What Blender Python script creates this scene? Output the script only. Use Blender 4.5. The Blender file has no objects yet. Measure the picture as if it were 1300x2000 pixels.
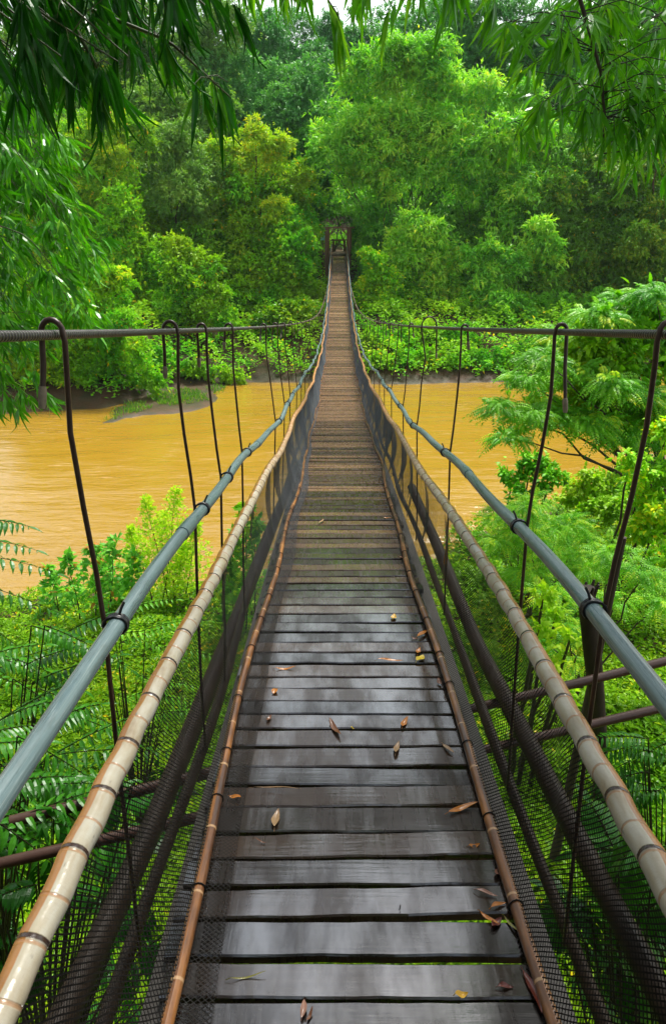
import bpy, math, random
import numpy as np
from mathutils import Vector
random.seed(7); R = np.random.default_rng(11)
SC = bpy.context.scene; COL = SC.collection
F = 1333.0; TH = math.radians(22.4); CT, ST = math.cos(TH), math.sin(TH); EZ = 7.2

# ------------------------------------------------------------------ basics
def ray(px, py):
    u = (px-650)/F; v = (py-1000)/F
    return u, CT - v*ST, -(ST + v*CT)
def at(px, py, Y):
    u, fy, fz = ray(px, py); d = Y/fy
    return np.array([u*d, Y, EZ + fz*d])
def dep(py, Y): return Y/ray(650, py)[1]

def tag(o, label=None, cat=None, group=None, kind=None):
    if label: o['label'] = label
    if cat: o['category'] = cat
    if group: o['group'] = group
    if kind: o['kind'] = kind
    return o
def empty(name, loc, label=None, cat=None, group=None):
    o = bpy.data.objects.new(name, None); COL.objects.link(o); o.location = loc
    o.empty_display_size = .1
    return tag(o, label, cat, group)

def mesh_np(name, V, Q, mats, parent=None, rv=None, uv=None, smooth=True, org=None, T=None):
    """V (n,3) Q (m,4) quads; T optional (k,3) tris; rv per vertex; uv per vertex"""
    V = np.asarray(V, float)
    me = bpy.data.meshes.new(name)
    o = bpy.data.objects.new(name, me); COL.objects.link(o)
    if org is None and parent is not None: org = np.array(parent['_org']) if '_org' in parent else np.zeros(3)
    if org is None: org = np.zeros(3)
    V = V - org
    Q = np.asarray(Q, np.int64).reshape(-1, 4)
    nt = 0 if T is None else len(T)
    nl = len(Q)*4 + nt*3
    me.vertices.add(len(V)); me.vertices.foreach_set('co', V.ravel())
    li = Q.ravel() if not nt else np.concatenate([Q.ravel(), np.asarray(T).ravel()])
    me.loops.add(nl); me.loops.foreach_set('vertex_index', li.astype(np.int32))
    me.polygons.add(len(Q)+nt)
    ls = np.arange(len(Q))*4
    if nt: ls = np.concatenate([ls, len(Q)*4 + np.arange(nt)*3])
    me.polygons.foreach_set('loop_start', ls.astype(np.int32))
    me.polygons.foreach_set('use_smooth', np.full(len(Q)+nt, bool(smooth)))
    me.update(calc_edges=True)
    if rv is not None:
        a = me.attributes.new('rv', 'FLOAT', 'POINT'); a.data.foreach_set('value', np.asarray(rv, np.float32))
    if uv is not None:
        l = me.uv_layers.new(name='UVMap'); l.data.foreach_set('uv', np.asarray(uv, np.float32)[li].ravel())
    me.materials.append(mats)
    if parent is not None: o.parent = parent
    else: o.location = org
    return o
def thing(name, org, label, cat, group=None):
    o = empty(name, org, label, cat, group); o['_org'] = [float(x) for x in org]; return o

class MB:
    def __init__(s): s.V=[]; s.Q=[]; s.U=[]; s.rv=[]; s.n=0
    def add(s, V, Q, U=None, rv=0.0):
        V=np.asarray(V,float); s.V.append(V); s.Q.append(np.asarray(Q,np.int64).reshape(-1,4)+s.n)
        s.U.append(np.zeros((len(V),2)) if U is None else np.asarray(U,float))
        s.rv.append(np.full(len(V),rv) if np.isscalar(rv) else rv); s.n+=len(V)
    def tube(s, P, r, seg=8, cap=True, rv=0.0, u0=0.0, sq=False, up=None):
        P=np.asarray(P,float); n=len(P); r=np.broadcast_to(np.asarray(r,float),(n,))
        T=np.gradient(P,axis=0); T/=np.linalg.norm(T,axis=1)[:,None]+1e-12
        ref=np.array([0,0,1.]) if up is None else np.array(up,float)
        if abs(T[0]@ref)>.95: ref=np.array([1.,0,0])
        N=np.zeros((n,3)); a=ref-T[0]*(T[0]@ref); N[0]=a/np.linalg.norm(a)
        for i in range(1,n):
            a=N[i-1]-T[i]*(N[i-1]@T[i]); N[i]=a/(np.linalg.norm(a)+1e-12)
        B=np.cross(T,N)
        L=np.concatenate([[0],np.cumsum(np.linalg.norm(np.diff(P,axis=0),axis=1))])+u0
        k=np.arange(seg+1); ang=2*np.pi*k/seg+(np.pi/4 if sq else 0)
        ring=(np.cos(ang)[None,:,None]*N[:,None,:]+np.sin(ang)[None,:,None]*B[:,None,:])*r[:,None,None]
        V=(P[:,None,:]+ring).reshape(-1,3)
        U=np.stack([np.repeat(L,seg+1),np.tile(k/seg,n)],1)
        i,j=np.meshgrid(np.arange(n-1),np.arange(seg),indexing='ij'); b=(i*(seg+1)+j).ravel()
        Q=np.stack([b,b+1,b+seg+2,b+seg+1],1)
        s.add(V,Q,U,rv)
        if cap:
            for e,d in ((0,-1),(n-1,1)):
                c=P[e]+T[e]*r[e]*.15*d
                R0=P[e]+ring[e][:seg]
                V2=np.vstack([R0,c+(R0-P[e])*.02])
                jj=np.arange(seg); j2=(jj+1)%seg
                s.add(V2,np.stack([jj,j2,j2+seg,jj+seg],1),np.tile([[L[e],0]],(2*seg,1)),rv)
        return s
    def box(s, c, h, rv=0.0, rot=None, bev=0.0):
        c=np.asarray(c,float); h=np.asarray(h,float)
        v=np.array([[x,y,z] for x in(-1,1) for y in(-1,1) for z in(-1,1)],float)*h
        if rot is not None: v=v@np.asarray(rot).T
        s.add(v+c,[[0,1,3,2],[4,6,7,5],[0,4,5,1],[2,3,7,6],[0,2,6,4],[1,5,7,3]],None,rv)
        return s
    def build(s, name, m, parent=None, smooth=True, org=None):
        return mesh_np(name, np.vstack(s.V), np.vstack(s.Q), m, parent, np.concatenate(s.rv), np.vstack(s.U), smooth, org)

def norm(a): return a/(np.linalg.norm(a,axis=-1,keepdims=True)+1e-12)

class LB:  # batches of leaves
    TPL = {
     'far': (np.array([[0,0,0],[.42,-.5,.1],[1,0,-.12],[.42,.5,.1]]), np.array([[0,1,2,3]])),
     'mid': (np.array([[0,-.06,0],[0,.06,0],[.3,-.5,.03],[.3,.5,.03],[.68,-.36,-.04],[.68,.36,-.04],[1,-.02,-.2],[1,.02,-.2]]),
             np.array([[0,2,3,1],[2,4,5,3],[4,6,7,5]])),
     'near': (np.array([[t,w,z+(.0 if w else -.02)] for t,ww,z in ((0,.06,0),(.07,.12,0),(.2,.42,.01),(.42,.5,0),(.65,.38,-.045),(.85,.18,-.11),(1,.01,-.19)) for w in (-ww,0,ww)]),
             np.array([[i*3+j,i*3+j+3,i*3+j+4,i*3+j+1] for i in range(6) for j in range(2)])),
    }
    def __init__(s): s.V=[]; s.Q=[]; s.rv=[]; s.n=0; s.count=0
    def add(s,P,D,N,L,W,kind='far',bend=1.0,rv=None):
        P=np.asarray(P,float); D=norm(np.asarray(D,float)); n=len(P)
        if n==0: return
        S=norm(np.cross(D,N)); N=np.cross(S,D)
        t,q=s.TPL[kind]
        L=np.broadcast_to(L,(n,))[:,None,None]; W=np.broadcast_to(W,(n,))[:,None,None]
        b=np.broadcast_to(bend,(n,))[:,None,None]
        V=P[:,None,:]+D[:,None,:]*t[None,:,0:1]*L+S[:,None,:]*t[None,:,1:2]*W+N[:,None,:]*t[None,:,2:3]*L*b
        k=len(t)
        s.V.append(V.reshape(-1,3)); s.Q.append((q[None]+np.arange(n)[:,None,None]*k).reshape(-1,4)+s.n)
        if rv is None: rv=R.random(n)
        s.rv.append(np.repeat(rv,k)); s.n+=n*k; s.count+=n
    def build(s,name,m,parent=None,smooth=False,org=None):
        global LEAFCOUNT
        LEAFCOUNT+=s.count
        return mesh_np(name,np.vstack(s.V),np.vstack(s.Q),m,parent,np.concatenate(s.rv),None,smooth,org)
LEAFCOUNT=0

def runit(n):
    v=R.normal(size=(n,3)); return norm(v)

# ------------------------------------------------------------------ materials
def newmat(name):
    m=bpy.data.materials.new(name); m.use_nodes=True; nt=m.node_tree; nt.nodes.clear()
    out=nt.nodes.new('ShaderNodeOutputMaterial'); return m,nt,out
class NT:
    def __init__(s,nt): s.nt=nt
    def n(s,t,**k):
        x=s.nt.nodes.new(t)
        for a,b in k.items():
            if a=='i':
                for q,w in b.items(): s.set(x,q,w)
            else: setattr(x,a,b)
        return x
    def set(s,x,q,w):
        if isinstance(w,bpy.types.NodeSocket): s.nt.links.new(w,x.inputs[q])
        else: x.inputs[q].default_value=w
    def math(s,op,a,b=0.0,c=None):
        x=s.n('ShaderNodeMath',operation=op); s.set(x,0,a); s.set(x,1,b)
        if c is not None: s.set(x,2,c)
        return x.outputs[0]
    def noise(s,vec,scale,detail=3,rough=.5):
        x=s.n('ShaderNodeTexNoise',i={'Scale':scale,'Detail':detail,'Roughness':rough}); s.set(x,'Vector',vec); return x.outputs[0]
    def ramp(s,fac,stops,interp='LINEAR'):
        x=s.n('ShaderNodeValToRGB'); x.color_ramp.interpolation=interp; e=x.color_ramp.elements
        while len(e)<len(stops): e.new(.5)
        for k,(p,c) in zip(e,stops):
            k.position=p; k.color=(c[0],c[1],c[2],1) if hasattr(c,'__len__') else (c,c,c,1)
        s.set(x,0,fac); return x.outputs[0]
    def mix(s,f,a,b,bt='MIX'):
        x=s.n('ShaderNodeMix',data_type='RGBA',blend_type=bt)
        for q,w in ((0,f),(6,a),(7,b)):
            if not isinstance(w,bpy.types.NodeSocket) and q>0: w=(w[0],w[1],w[2],1)
            s.set(x,q,w)
        return x.outputs[2]
    def map(s,vec,scale=(1,1,1),loc=(0,0,0)):
        x=s.n('ShaderNodeMapping',i={'Scale':scale,'Location':loc}); s.set(x,0,vec); return x.outputs[0]
    def bump(s,h,strength,dist=.01):
        return s.n('ShaderNodeBump',i={'Strength':strength,'Distance':dist,'Height':h}).outputs[0]
    def obj(s): return s.n('ShaderNodeTexCoord').outputs['Object']
    def uv(s): return s.n('ShaderNodeTexCoord').outputs['UV']
    def pos(s): return s.n('ShaderNodeNewGeometry').outputs['Position']
    def rv(s): return s.n('ShaderNodeAttribute',attribute_name='rv').outputs['Fac']

def princ(nt,out,**k):
    g=NT(nt); p=g.n('ShaderNodeBsdfPrincipled')
    for a,b in k.items(): g.set(p,a.replace('_',' '),b)
    nt.links.new(p.outputs[0],out.inputs[0]); return p

def leafmat(name, cols, transl=.45, rough=.42, spec=.4, sat=1.0):
    """cols: list of (pos, rgb) along the per-leaf random value"""
    m,nt,out=newmat(name); g=NT(nt)
    hue={'bamboo_leaf_light':1.25,'bamboo_leaf_hazed':1.1,'vine_leaf':1.35,'pinnate_leaf':1.25,'ground_cover_leaf':2.3,'mid_green_leaf':1.25,'feathery_leaf':1.15,'dark_leaf':1.3,'bamboo_leaf_young':1.1}.get(name,1.0); lift={'bamboo_leaf_light':1.2,'vine_leaf':1.35,'ground_cover_leaf':1.05,'mid_green_leaf':1.3,'dark_leaf':1.1}.get(name,1.0)
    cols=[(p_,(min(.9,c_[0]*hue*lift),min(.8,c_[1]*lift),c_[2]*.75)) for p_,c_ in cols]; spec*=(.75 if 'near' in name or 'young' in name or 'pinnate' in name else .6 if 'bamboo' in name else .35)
    rv=g.rv()
    c=g.ramp(rv,cols)
    nz=g.noise(g.pos(),.45,2)
    c=g.mix(g.math('MULTIPLY',g.math('SUBTRACT',nz,.35),.9),c,(cols[-2 if name!='shrub_leaf_red_tips' else 1][1][0],cols[-2 if name!='shrub_leaf_red_tips' else 1][1][1],cols[-2 if name!='shrub_leaf_red_tips' else 1][1][2]))
    p=g.n('ShaderNodeBsdfPrincipled',i={'Roughness':rough,'Specular IOR Level':spec}); g.set(p,'Base Color',c)
    t=g.n('ShaderNodeBsdfTranslucent'); g.set(t,'Color',g.mix(1.0,c,(1.15,1.25,.5),'MULTIPLY'))
    ms=g.n('ShaderNodeMixShader',i={0:transl}); nt.links.new(p.outputs[0],ms.inputs[1]); nt.links.new(t.outputs[0],ms.inputs[2])
    nt.links.new(ms.outputs[0],out.inputs[0]); return m

G = dict(
 bamboo=leafmat('bamboo_leaf_light',[(0,(.05,.26,.03)),(.5,(.11,.42,.035)),(.9,(.3,.62,.08)),(1,(.5,.6,.06))],.45),
 bamboo_back=leafmat('bamboo_leaf_hazed',[(0,(.045,.22,.07)),(.6,(.08,.32,.09)),(1,(.15,.42,.1))],.35),  # bluish mist of the distance is tinted into the leaf colour
 yellow=leafmat('yellow_tree_leaf',[(0,(.11,.36,.02)),(.5,(.26,.54,.025)),(.8,(.5,.66,.03)),(.95,(.72,.62,.02)),(1,(.8,.42,.02))],.4),
 feather=leafmat('feathery_leaf',[(0,(.08,.24,.05)),(.6,(.15,.36,.07)),(1,(.28,.46,.07))],.35),
 vine=leafmat('vine_leaf',[(0,(.035,.22,.012)),(.5,(.08,.38,.015)),(.88,(.18,.5,.02)),(.97,(.45,.58,.02)),(1,(.75,.45,.02))],.35),
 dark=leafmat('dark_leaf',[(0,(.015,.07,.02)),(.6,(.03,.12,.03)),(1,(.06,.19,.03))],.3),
 olive=leafmat('olive_leaf',[(0,(.05,.16,.02)),(.6,(.1,.28,.03)),(.93,(.2,.38,.03)),(1,(.55,.4,.03))],.3),
 fern=leafmat('pinnate_leaf',[(0,(.04,.25,.015)),(.5,(.1,.42,.02)),(.85,(.24,.6,.03)),(1,(.5,.7,.04))],.4,.42,.3),
 cover=leafmat('ground_cover_leaf',[(0,(.02,.16,.006)),(.5,(.055,.33,.008)),(.9,(.15,.48,.012)),(1,(.36,.55,.02))],.3,.35),
 stream=leafmat('bamboo_leaf_streaming',[(0,(.018,.13,.006)),(.5,(.055,.28,.01)),(.85,(.13,.45,.018)),(.97,(.24,.56,.03)),(1,(.6,.5,.04))],.36,.28,.6),
 mid=leafmat('mid_green_leaf',[(0,(.025,.15,.02)),(.55,(.06,.27,.025)),(1,(.13,.4,.035))],.35),
 darkfern=leafmat('dark_pinnate_leaf',[(0,(.015,.085,.006)),(.6,(.032,.165,.008)),(1,(.07,.28,.01))],.22,.33),
 near=leafmat('bamboo_leaf_near',[(0,(.006,.045,.004)),(.5,(.012,.09,.005)),(.85,(.03,.2,.008)),(1,(.12,.36,.012))],.3,.33,.4),  # shade under the overhead bamboo is put into these dark leaf colours
 nearlight=leafmat('bamboo_leaf_young',[(0,(.02,.15,.008)),(.5,(.045,.26,.01)),(.93,(.11,.42,.02)),(1,(.5,.4,.04))],.4,.33,.45),
 shrub=leafmat('yellow_green_leaf',[(0,(.28,.55,.03)),(.6,(.5,.72,.04)),(1,(.75,.78,.05))],.5),
 redleaf=leafmat('shrub_leaf_red_tips',[(0,(.09,.36,.05)),(.8,(.2,.55,.07)),(.955,(.3,.6,.07)),(.97,(.55,.12,.04)),(1,(.6,.16,.05))],.45),
)
def wood(name, a, b, rough=.5, sc=(30,30,3), bump=.4, spec=.4):
    m,nt,out=newmat(name); g=NT(nt); o=g.obj()
    n1=g.noise(g.map(o,sc),1,5,.6); c=g.mix(n1,a,b)
    princ(nt,out,Base_Color=c,Roughness=rough,Specular_IOR_Level=spec,Normal=g.bump(n1,bump,.01)); return m
M_bark=wood('bark',(.02,.014,.009),(.1,.07,.045),.7,(9,9,2),.8)
M_culm=wood('bamboo_culm',(.03,.05,.012),(.12,.15,.04),.5,(5,5,1),.2)
M_twig=wood('twig',(.02,.02,.008),(.06,.05,.02),.6,(20,20,20),.2)
M_portal=wood('weathered_timber',(.09,.045,.022),(.32,.17,.09),.6,(14,14,1.5),.8)

def mat_deck():
    m,nt,out=newmat('wet_planks'); g=NT(nt); o=g.pos(); rv=g.rv()
    off=g.n('ShaderNodeCombineXYZ',i={0:0,1:0}); g.set(off,2,g.math('MULTIPLY',rv,37.0))
    add=g.n('ShaderNodeVectorMath',operation='ADD'); g.set(add,0,o); g.set(add,1,off.outputs[0]); v=add.outputs[0]
    grain=g.noise(g.map(v,(3.5,85,60)),1,6,.65)
    stain=g.noise(g.map(v,(7,2.6,2)),1,4,.6)
    streak=g.noise(g.map(v,(46,3.5,1)),1,3,.55)
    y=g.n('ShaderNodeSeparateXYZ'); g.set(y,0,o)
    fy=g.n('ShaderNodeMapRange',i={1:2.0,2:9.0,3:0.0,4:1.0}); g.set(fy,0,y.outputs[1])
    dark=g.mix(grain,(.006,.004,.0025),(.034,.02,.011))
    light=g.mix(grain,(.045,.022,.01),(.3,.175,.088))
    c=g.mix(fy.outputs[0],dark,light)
    c=g.mix(g.math('MULTIPLY',g.ramp(stain,[(.4,0),(.7,1)]),.55),c,(.02,.013,.01))
    pv=g.math('MULTIPLY_ADD',g.math('POWER',rv,1.4),1.5,.3); 
    vv=g.n('ShaderNodeVectorMath',operation='SCALE'); g.set(vv,0,c); g.set(vv,'Scale',pv)
    rough=g.math('ADD',g.ramp(streak,[(.35,.12),(.75,.4)]),g.math('MULTIPLY',g.ramp(stain,[(.4,0),(.75,1)]),.14))
    h=g.math('ADD',g.math('MULTIPLY',grain,.9),g.math('MULTIPLY',streak,.5))
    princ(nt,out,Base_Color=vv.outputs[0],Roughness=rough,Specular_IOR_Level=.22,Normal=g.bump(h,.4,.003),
          Coat_Weight=g.math('MULTIPLY',g.ramp(stain,[(.36,1.0),(.62,.25)]),g.math('SUBTRACT',1.0,g.math('MULTIPLY',fy.outputs[0],.75))),Coat_Roughness=g.ramp(streak,[(.38,.02),(.7,.16)]),Coat_IOR=2.35,Coat_Normal=g.bump(h,.16,.002))
    return m
def mat_pipe():
    m,nt,out=newmat('grey_plastic_pipe'); g=NT(nt); u=g.uv()
    n=g.noise(g.map(u,(2.5,6,1)),1,5,.65); n2=g.noise(g.map(u,(14,40,1)),1,3)
    c=g.mix(g.ramp(n,[(.35,0),(.7,1)]),(.075,.125,.13),(.14,.2,.2))
    c=g.mix(g.math('MULTIPLY',g.ramp(n2,[(.6,0),(.72,1)]),.5),c,(.3,.35,.34))
    sc_=g.noise(g.map(u,(1.2,46,1)),1,5,.7); c=g.mix(g.math('MULTIPLY',g.ramp(sc_,[(.56,0),(.66,1)]),.55),c,(.36,.4,.38)); di=g.noise(g.map(u,(5,2.2,1),(4,2,0)),1,5,.7); c=g.mix(g.math('MULTIPLY',g.ramp(di,[(.52,0),(.7,1)]),.6),c,(.05,.06,.045))
    princ(nt,out,Base_Color=c,Roughness=g.ramp(n,[(.3,.22),(.8,.45)]),Specular_IOR_Level=.6,Normal=g.bump(n2,.08,.003)); return m
def mat_rail():
    m,nt,out=newmat('split_bamboo_rail'); g=NT(nt); u=g.uv(); s=g.n('ShaderNodeSeparateXYZ'); g.set(s,0,u)
    U,V=s.outputs[0],s.outputs[1]
    n=g.noise(g.map(u,(7,3,1)),1,5,.6); n2=g.noise(g.map(u,(60,4,1)),1,3)
    pale=g.ramp(n,[(.25,(.22,.16,.09)),(.42,(.34,.29,.2)),(.62,(.42,.39,.31)),(.8,(.2,.22,.2))])
    brown=g.mix(n,(.13,.05,.012),(.42,.2,.05))
    y=g.n('ShaderNodeSeparateXYZ'); g.set(y,0,g.pos())
    fy=g.n('ShaderNodeMapRange',i={1:3.0,2:8,3:0.0,4:.9}); g.set(fy,0,y.outputs[1])
    pale=g.mix(fy.outputs[0],pale,g.ramp(n,[(.3,(.42,.17,.05)),(.6,(.58,.28,.1)),(.8,(.66,.45,.25))]))
    # V stored so that 0..1 goes around; brown bamboo back shows on the outer flank
    side=g.math('ABSOLUTE',g.math('SUBTRACT',V,.5))
    c=g.mix(g.ramp(g.math('ADD',side,g.math('MULTIPLY',g.math('SUBTRACT',n,.5),.05)),[(.345,0),(.36,1)]),pale,brown)
    # seams of the wrapping, at irregular steps
    uu=g.math('ADD',g.math('ADD',U,g.math('MULTIPLY',g.noise(g.map(u,(1.3,.3,1)),1,1),.12)),g.math('MULTIPLY',g.math('SINE',g.math('MULTIPLY',V,6.283)),g.math('MULTIPLY',g.noise(g.map(u,(3.1,0,1)),1,1),.016)))
    f=g.math('ABSOLUTE',g.math('SUBTRACT',g.math('FRACT',g.math('DIVIDE',uu,.083)),.5))
    seam=g.ramp(f,[(0,1),(.028,.8),(.05,0)])
    f2=g.math('ABSOLUTE',g.math('SUBTRACT',g.math('FRACT',g.math('DIVIDE',uu,.166)),.31))
    seam2=g.ramp(f2,[(0,1),(.02,1),(.035,0)])
    c=g.mix(g.math('MULTIPLY',seam,.75),c,(.3,.14,.05))
    c=g.mix(seam2,c,(.035,.018,.012))
    blot=g.ramp(g.noise(g.map(u,(22,9,1)),1,2),[(.68,0),(.74,1)])
    c=g.mix(g.math('MULTIPLY',blot,.6),c,(.12,.12,.1))
    h=g.math('ADD',g.math('SUBTRACT',n2,g.math('MULTIPLY',seam,1.0)),g.math('MULTIPLY',seam2,1.2))
    princ(nt,out,Base_Color=c,Roughness=.27,Specular_IOR_Level=.55,Normal=g.bump(h,.35,.004)); return m
def mat_edge():
    m,nt,out=newmat('brown_bamboo_pole'); g=NT(nt); u=g.uv(); s=g.n('ShaderNodeSeparateXYZ'); g.set(s,0,u)
    n=g.noise(g.map(u,(3.2,1.2,1)),1,5,.6); n2=g.noise(g.map(u,(3,26,1)),1,4)
    c=g.ramp(n,[(.3,(.035,.016,.008)),(.47,(.12,.045,.014)),(.62,(.36,.14,.03)),(.75,(.2,.13,.07))])
    c=g.mix(g.math('MULTIPLY',n2,.5),c,(.05,.025,.014))
    f=g.math('ABSOLUTE',g.math('SUBTRACT',g.math('FRACT',g.math('DIVIDE',g.math('ADD',s.outputs[0],g.math('MULTIPLY',g.noise(g.map(u,(.9,0,1)),1,1),.4)),.27)),.5))
    c=g.mix(g.ramp(f,[(0,1),(.012,1),(.02,0)]),c,(.45,.27,.13))
    princ(nt,out,Base_Color=c,Roughness=.3,Specular_IOR_Level=.6,Normal=g.bump(n2,.12,.003)); return m
def mat_net():
    m,nt,out=newmat('black_net'); g=NT(nt); u=g.uv(); s=g.n('ShaderNodeSeparateXYZ')
    wob=g.n('ShaderNodeTexNoise',i={'Scale':5.0,'Detail':2}); g.set(wob,'Vector',u)
    vm=g.n('ShaderNodeVectorMath',operation='MULTIPLY_ADD'); g.set(vm,0,wob.outputs[1]); vm.inputs[1].default_value=(.012,.012,0); g.set(vm,2,u)
    g.set(s,0,vm.outputs[0])
    a=g.math('DIVIDE',s.outputs[0],.0135); b=g.math('DIVIDE',s.outputs[1],.0175)
    p1=g.math('ABSOLUTE',g.math('SUBTRACT',g.math('FRACT',g.math('ADD',a,b)),.5))
    p2=g.math('ABSOLUTE',g.math('SUBTRACT',g.math('FRACT',g.math('SUBTRACT',a,b)),.5))
    mn=g.math('MINIMUM',p1,p2)
    y=g.n('ShaderNodeSeparateXYZ'); g.set(y,0,g.pos())
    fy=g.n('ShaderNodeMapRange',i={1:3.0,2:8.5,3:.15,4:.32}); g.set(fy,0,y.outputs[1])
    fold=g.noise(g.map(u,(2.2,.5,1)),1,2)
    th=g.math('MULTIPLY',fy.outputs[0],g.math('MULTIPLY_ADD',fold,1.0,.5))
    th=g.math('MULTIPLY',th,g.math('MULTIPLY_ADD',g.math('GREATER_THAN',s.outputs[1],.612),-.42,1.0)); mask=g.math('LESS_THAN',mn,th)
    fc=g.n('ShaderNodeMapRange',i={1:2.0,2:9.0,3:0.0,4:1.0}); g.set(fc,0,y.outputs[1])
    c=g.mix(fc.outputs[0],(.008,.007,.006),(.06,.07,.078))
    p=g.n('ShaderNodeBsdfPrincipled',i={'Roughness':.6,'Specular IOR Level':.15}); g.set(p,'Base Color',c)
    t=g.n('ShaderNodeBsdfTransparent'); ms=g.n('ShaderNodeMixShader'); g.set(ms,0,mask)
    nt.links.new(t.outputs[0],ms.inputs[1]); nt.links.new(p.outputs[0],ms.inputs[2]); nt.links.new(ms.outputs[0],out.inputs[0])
    return m
def mat_cable():
    m,nt,out=newmat('twisted_steel_cable'); g=NT(nt); u=g.uv(); s=g.n('ShaderNodeSeparateXYZ'); g.set(s,0,u)
    w=g.math('SINE',g.math('MULTIPLY',g.math('ADD',g.math('DIVIDE',s.outputs[0],.011),s.outputs[1]),6.28318))
    n=g.noise(g.map(u,(6,3,1)),1,4)
    y=g.n('ShaderNodeSeparateXYZ'); g.set(y,0,g.pos()); fy=g.n('ShaderNodeMapRange',i={1:4.0,2:14.0,3:0.0,4:1.0}); g.set(fy,0,y.outputs[1])
    c=g.mix(n,(.07,.065,.06),(.2,.19,.17)); c=g.mix(fy.outputs[0],c,(.26,.16,.1))
    c=g.mix(g.ramp(w,[(.0,.75),(.35,0)]),c,(.015,.012,.01))
    princ(nt,out,Base_Color=c,Roughness=.42,Metallic=.35,Normal=g.bump(w,.8,.004)); return m
def simple(name,c,rough=.5,spec=.5,met=0.0,c2=None,sc=12,bump=0.0):
    m,nt,out=newmat(name); g=NT(nt); n=g.noise(g.obj(),sc,4,.6)
    col=g.mix(n,c,c2 or tuple(x*1.6 for x in c))
    k=dict(Base_Color=col,Roughness=rough,Specular_IOR_Level=spec,Metallic=met)
    if bump: k['Normal']=g.bump(n,bump,.005)
    princ(nt,out,**k); return m
M_deck=mat_deck(); M_pipe=mat_pipe(); M_rail=mat_rail(); M_edge=mat_edge(); M_net=mat_net(); M_cable=mat_cable()
M_rod=simple('rusty_rod',(.022,.013,.009),.4,.5,.0,(.09,.05,.03),25,.3)
M_sleeve=simple('faded_sleeve',(.16,.11,.06),.6,.3,.0,(.4,.34,.24),60,.2)
M_tie=simple('black_rubber_tie',(.008,.008,.009),.35,.5,0,(.02,.02,.022),30)
M_beam=simple('dark_wet_pole',(.006,.004,.002),.5,.2,0,(.04,.025,.015),9,.5)
M_string=wood('grey_stringer',(.02,.016,.012),(.1,.085,.07),.5,(20,3,20),.5)
M_scaf=simple('brown_scaffold_pole',(.03,.012,.007),.42,.4,0,(.09,.042,.026),8,.3)

# ------------------------------------------------------------------ ground, water
def smooth(a,b,x):
    t=np.clip((x-a)/(b-a),0,1); return t*t*(3-2*t)
def wav(x,y,s=1.0,ph=0.0):
    return (np.sin(x*.9*s+ph)*np.cos(y*.7*s+1.3*ph)+.6*np.sin(x*2.1*s+y*1.3*s+2+ph)+.4*np.cos(x*3.7*s-y*2.9*s+ph*2))/2
def near_edge(X): return np.interp(X,[-30,-12,-7,-3,0,2.5,4,6,8,12,30],[11.5,12.0,12.6,13.2,13.3,14.5,16.2,17.5,18.5,20.5,24])
def far_edge(X): return np.interp(X,[-40,-14,-10,-8,-5,-1,3,12,20,40],[27.5,28.5,29.5,33,35,35,34.5,35.5,37,40])
def ground_z(X,Y):
    X=np.asarray(X,float); Y=np.asarray(Y,float)
    ne=near_edge(X); fe=far_edge(X)
    dn=ne-Y
    zn=-.9+.9*smooth(-2.5,0,dn)+np.interp(dn,[0,.8,3,8,12,14],[0,.25,.65,1.5,2.2,2.4])
    zn=zn+.13*wav(X,Y,1.1)*smooth(0,2,dn)
    ramp=smooth(.2,-2.4,Y+.25*np.abs(X))
    zn=zn*(1-ramp)+5.35*ramp
    df=Y-fe
    zf=-.9+.9*smooth(-2.5,0,df)+np.interp(df,[0,.8,2.5,6,12,16],[0,.35,1.0,2.4,3.0,3.3])
    hill=np.interp(Y,[50,54,60,75,100,140,300],[0,1.9,3.0,6.5,13,16,16])
    zf=zf+hill+.25*wav(X,Y,.6,2)*smooth(0,4,df)+1.5*wav(X,Y,.06,1)*smooth(60,80,Y)
    # mud flat below the left bank
    flat=np.exp(-((X+7.4)/3.7)**4)*smooth(-6.6,-4.6,df+.6*np.sin(X*.8))*(1-smooth(0,.6,df))*np.where(df>.6,0,1)
    zf=np.maximum(zf,(-.9+.97*flat+.05*wav(X*2.3,Y*2.3,1.2))*np.where(flat>.01,1,0)+np.where(flat>.01,0,-9))
    z=np.where(Y<(ne+fe)/2,zn,zf)
    # the deck-end landing in line with the bridge
    land=smooth(51.5,53,Y)*(1-smooth(2.0,4.0,np.abs(X-.42)))*(1-smooth(60,64,Y))
    z=z*(1-land)+(5.42+.08*(Y-52))*land
    return z
ys=np.concatenate([np.arange(-40,-4,3),np.arange(-4,22,.25),np.arange(22,28,1),np.arange(28,62,.4),np.arange(62,130,2.0),np.arange(130,420,15)])
xs=np.concatenate([np.arange(-220,-40,12),np.arange(-40,-14,1.5),np.arange(-14,16,.3),np.arange(16,40,1.5),np.arange(40,221,12)])
XX,YY=np.meshgrid(xs,ys,indexing='ij'); ZZ=ground_z(XX,YY)
i,j=np.meshgrid(np.arange(len(xs)-1),np.arange(len(ys)-1),indexing='ij'); b=(i*len(ys)+j).ravel()
def mat_ground():
    m,nt,out=newmat('river_bank_soil'); g=NT(nt); p=g.pos()
    n=g.noise(p,1.2,6,.6); n2=g.noise(p,9,5,.65)
    c=g.mix(n2,(.03,.016,.007),(.11,.06,.024)); c=g.mix(g.ramp(n,[(.4,0),(.62,1)]),c,(.04,.035,.012))
    s=g.n('ShaderNodeSeparateXYZ'); g.set(s,0,p)
    wet=g.n('ShaderNodeMapRange',i={1:.05,2:.45,3:.5,4:.85}); g.set(wet,0,s.outputs[2])
    princ(nt,out,Base_Color=c,Roughness=wet.outputs[0],Specular_IOR_Level=.2,Normal=g.bump(n2,.7,.05)); return m
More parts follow.
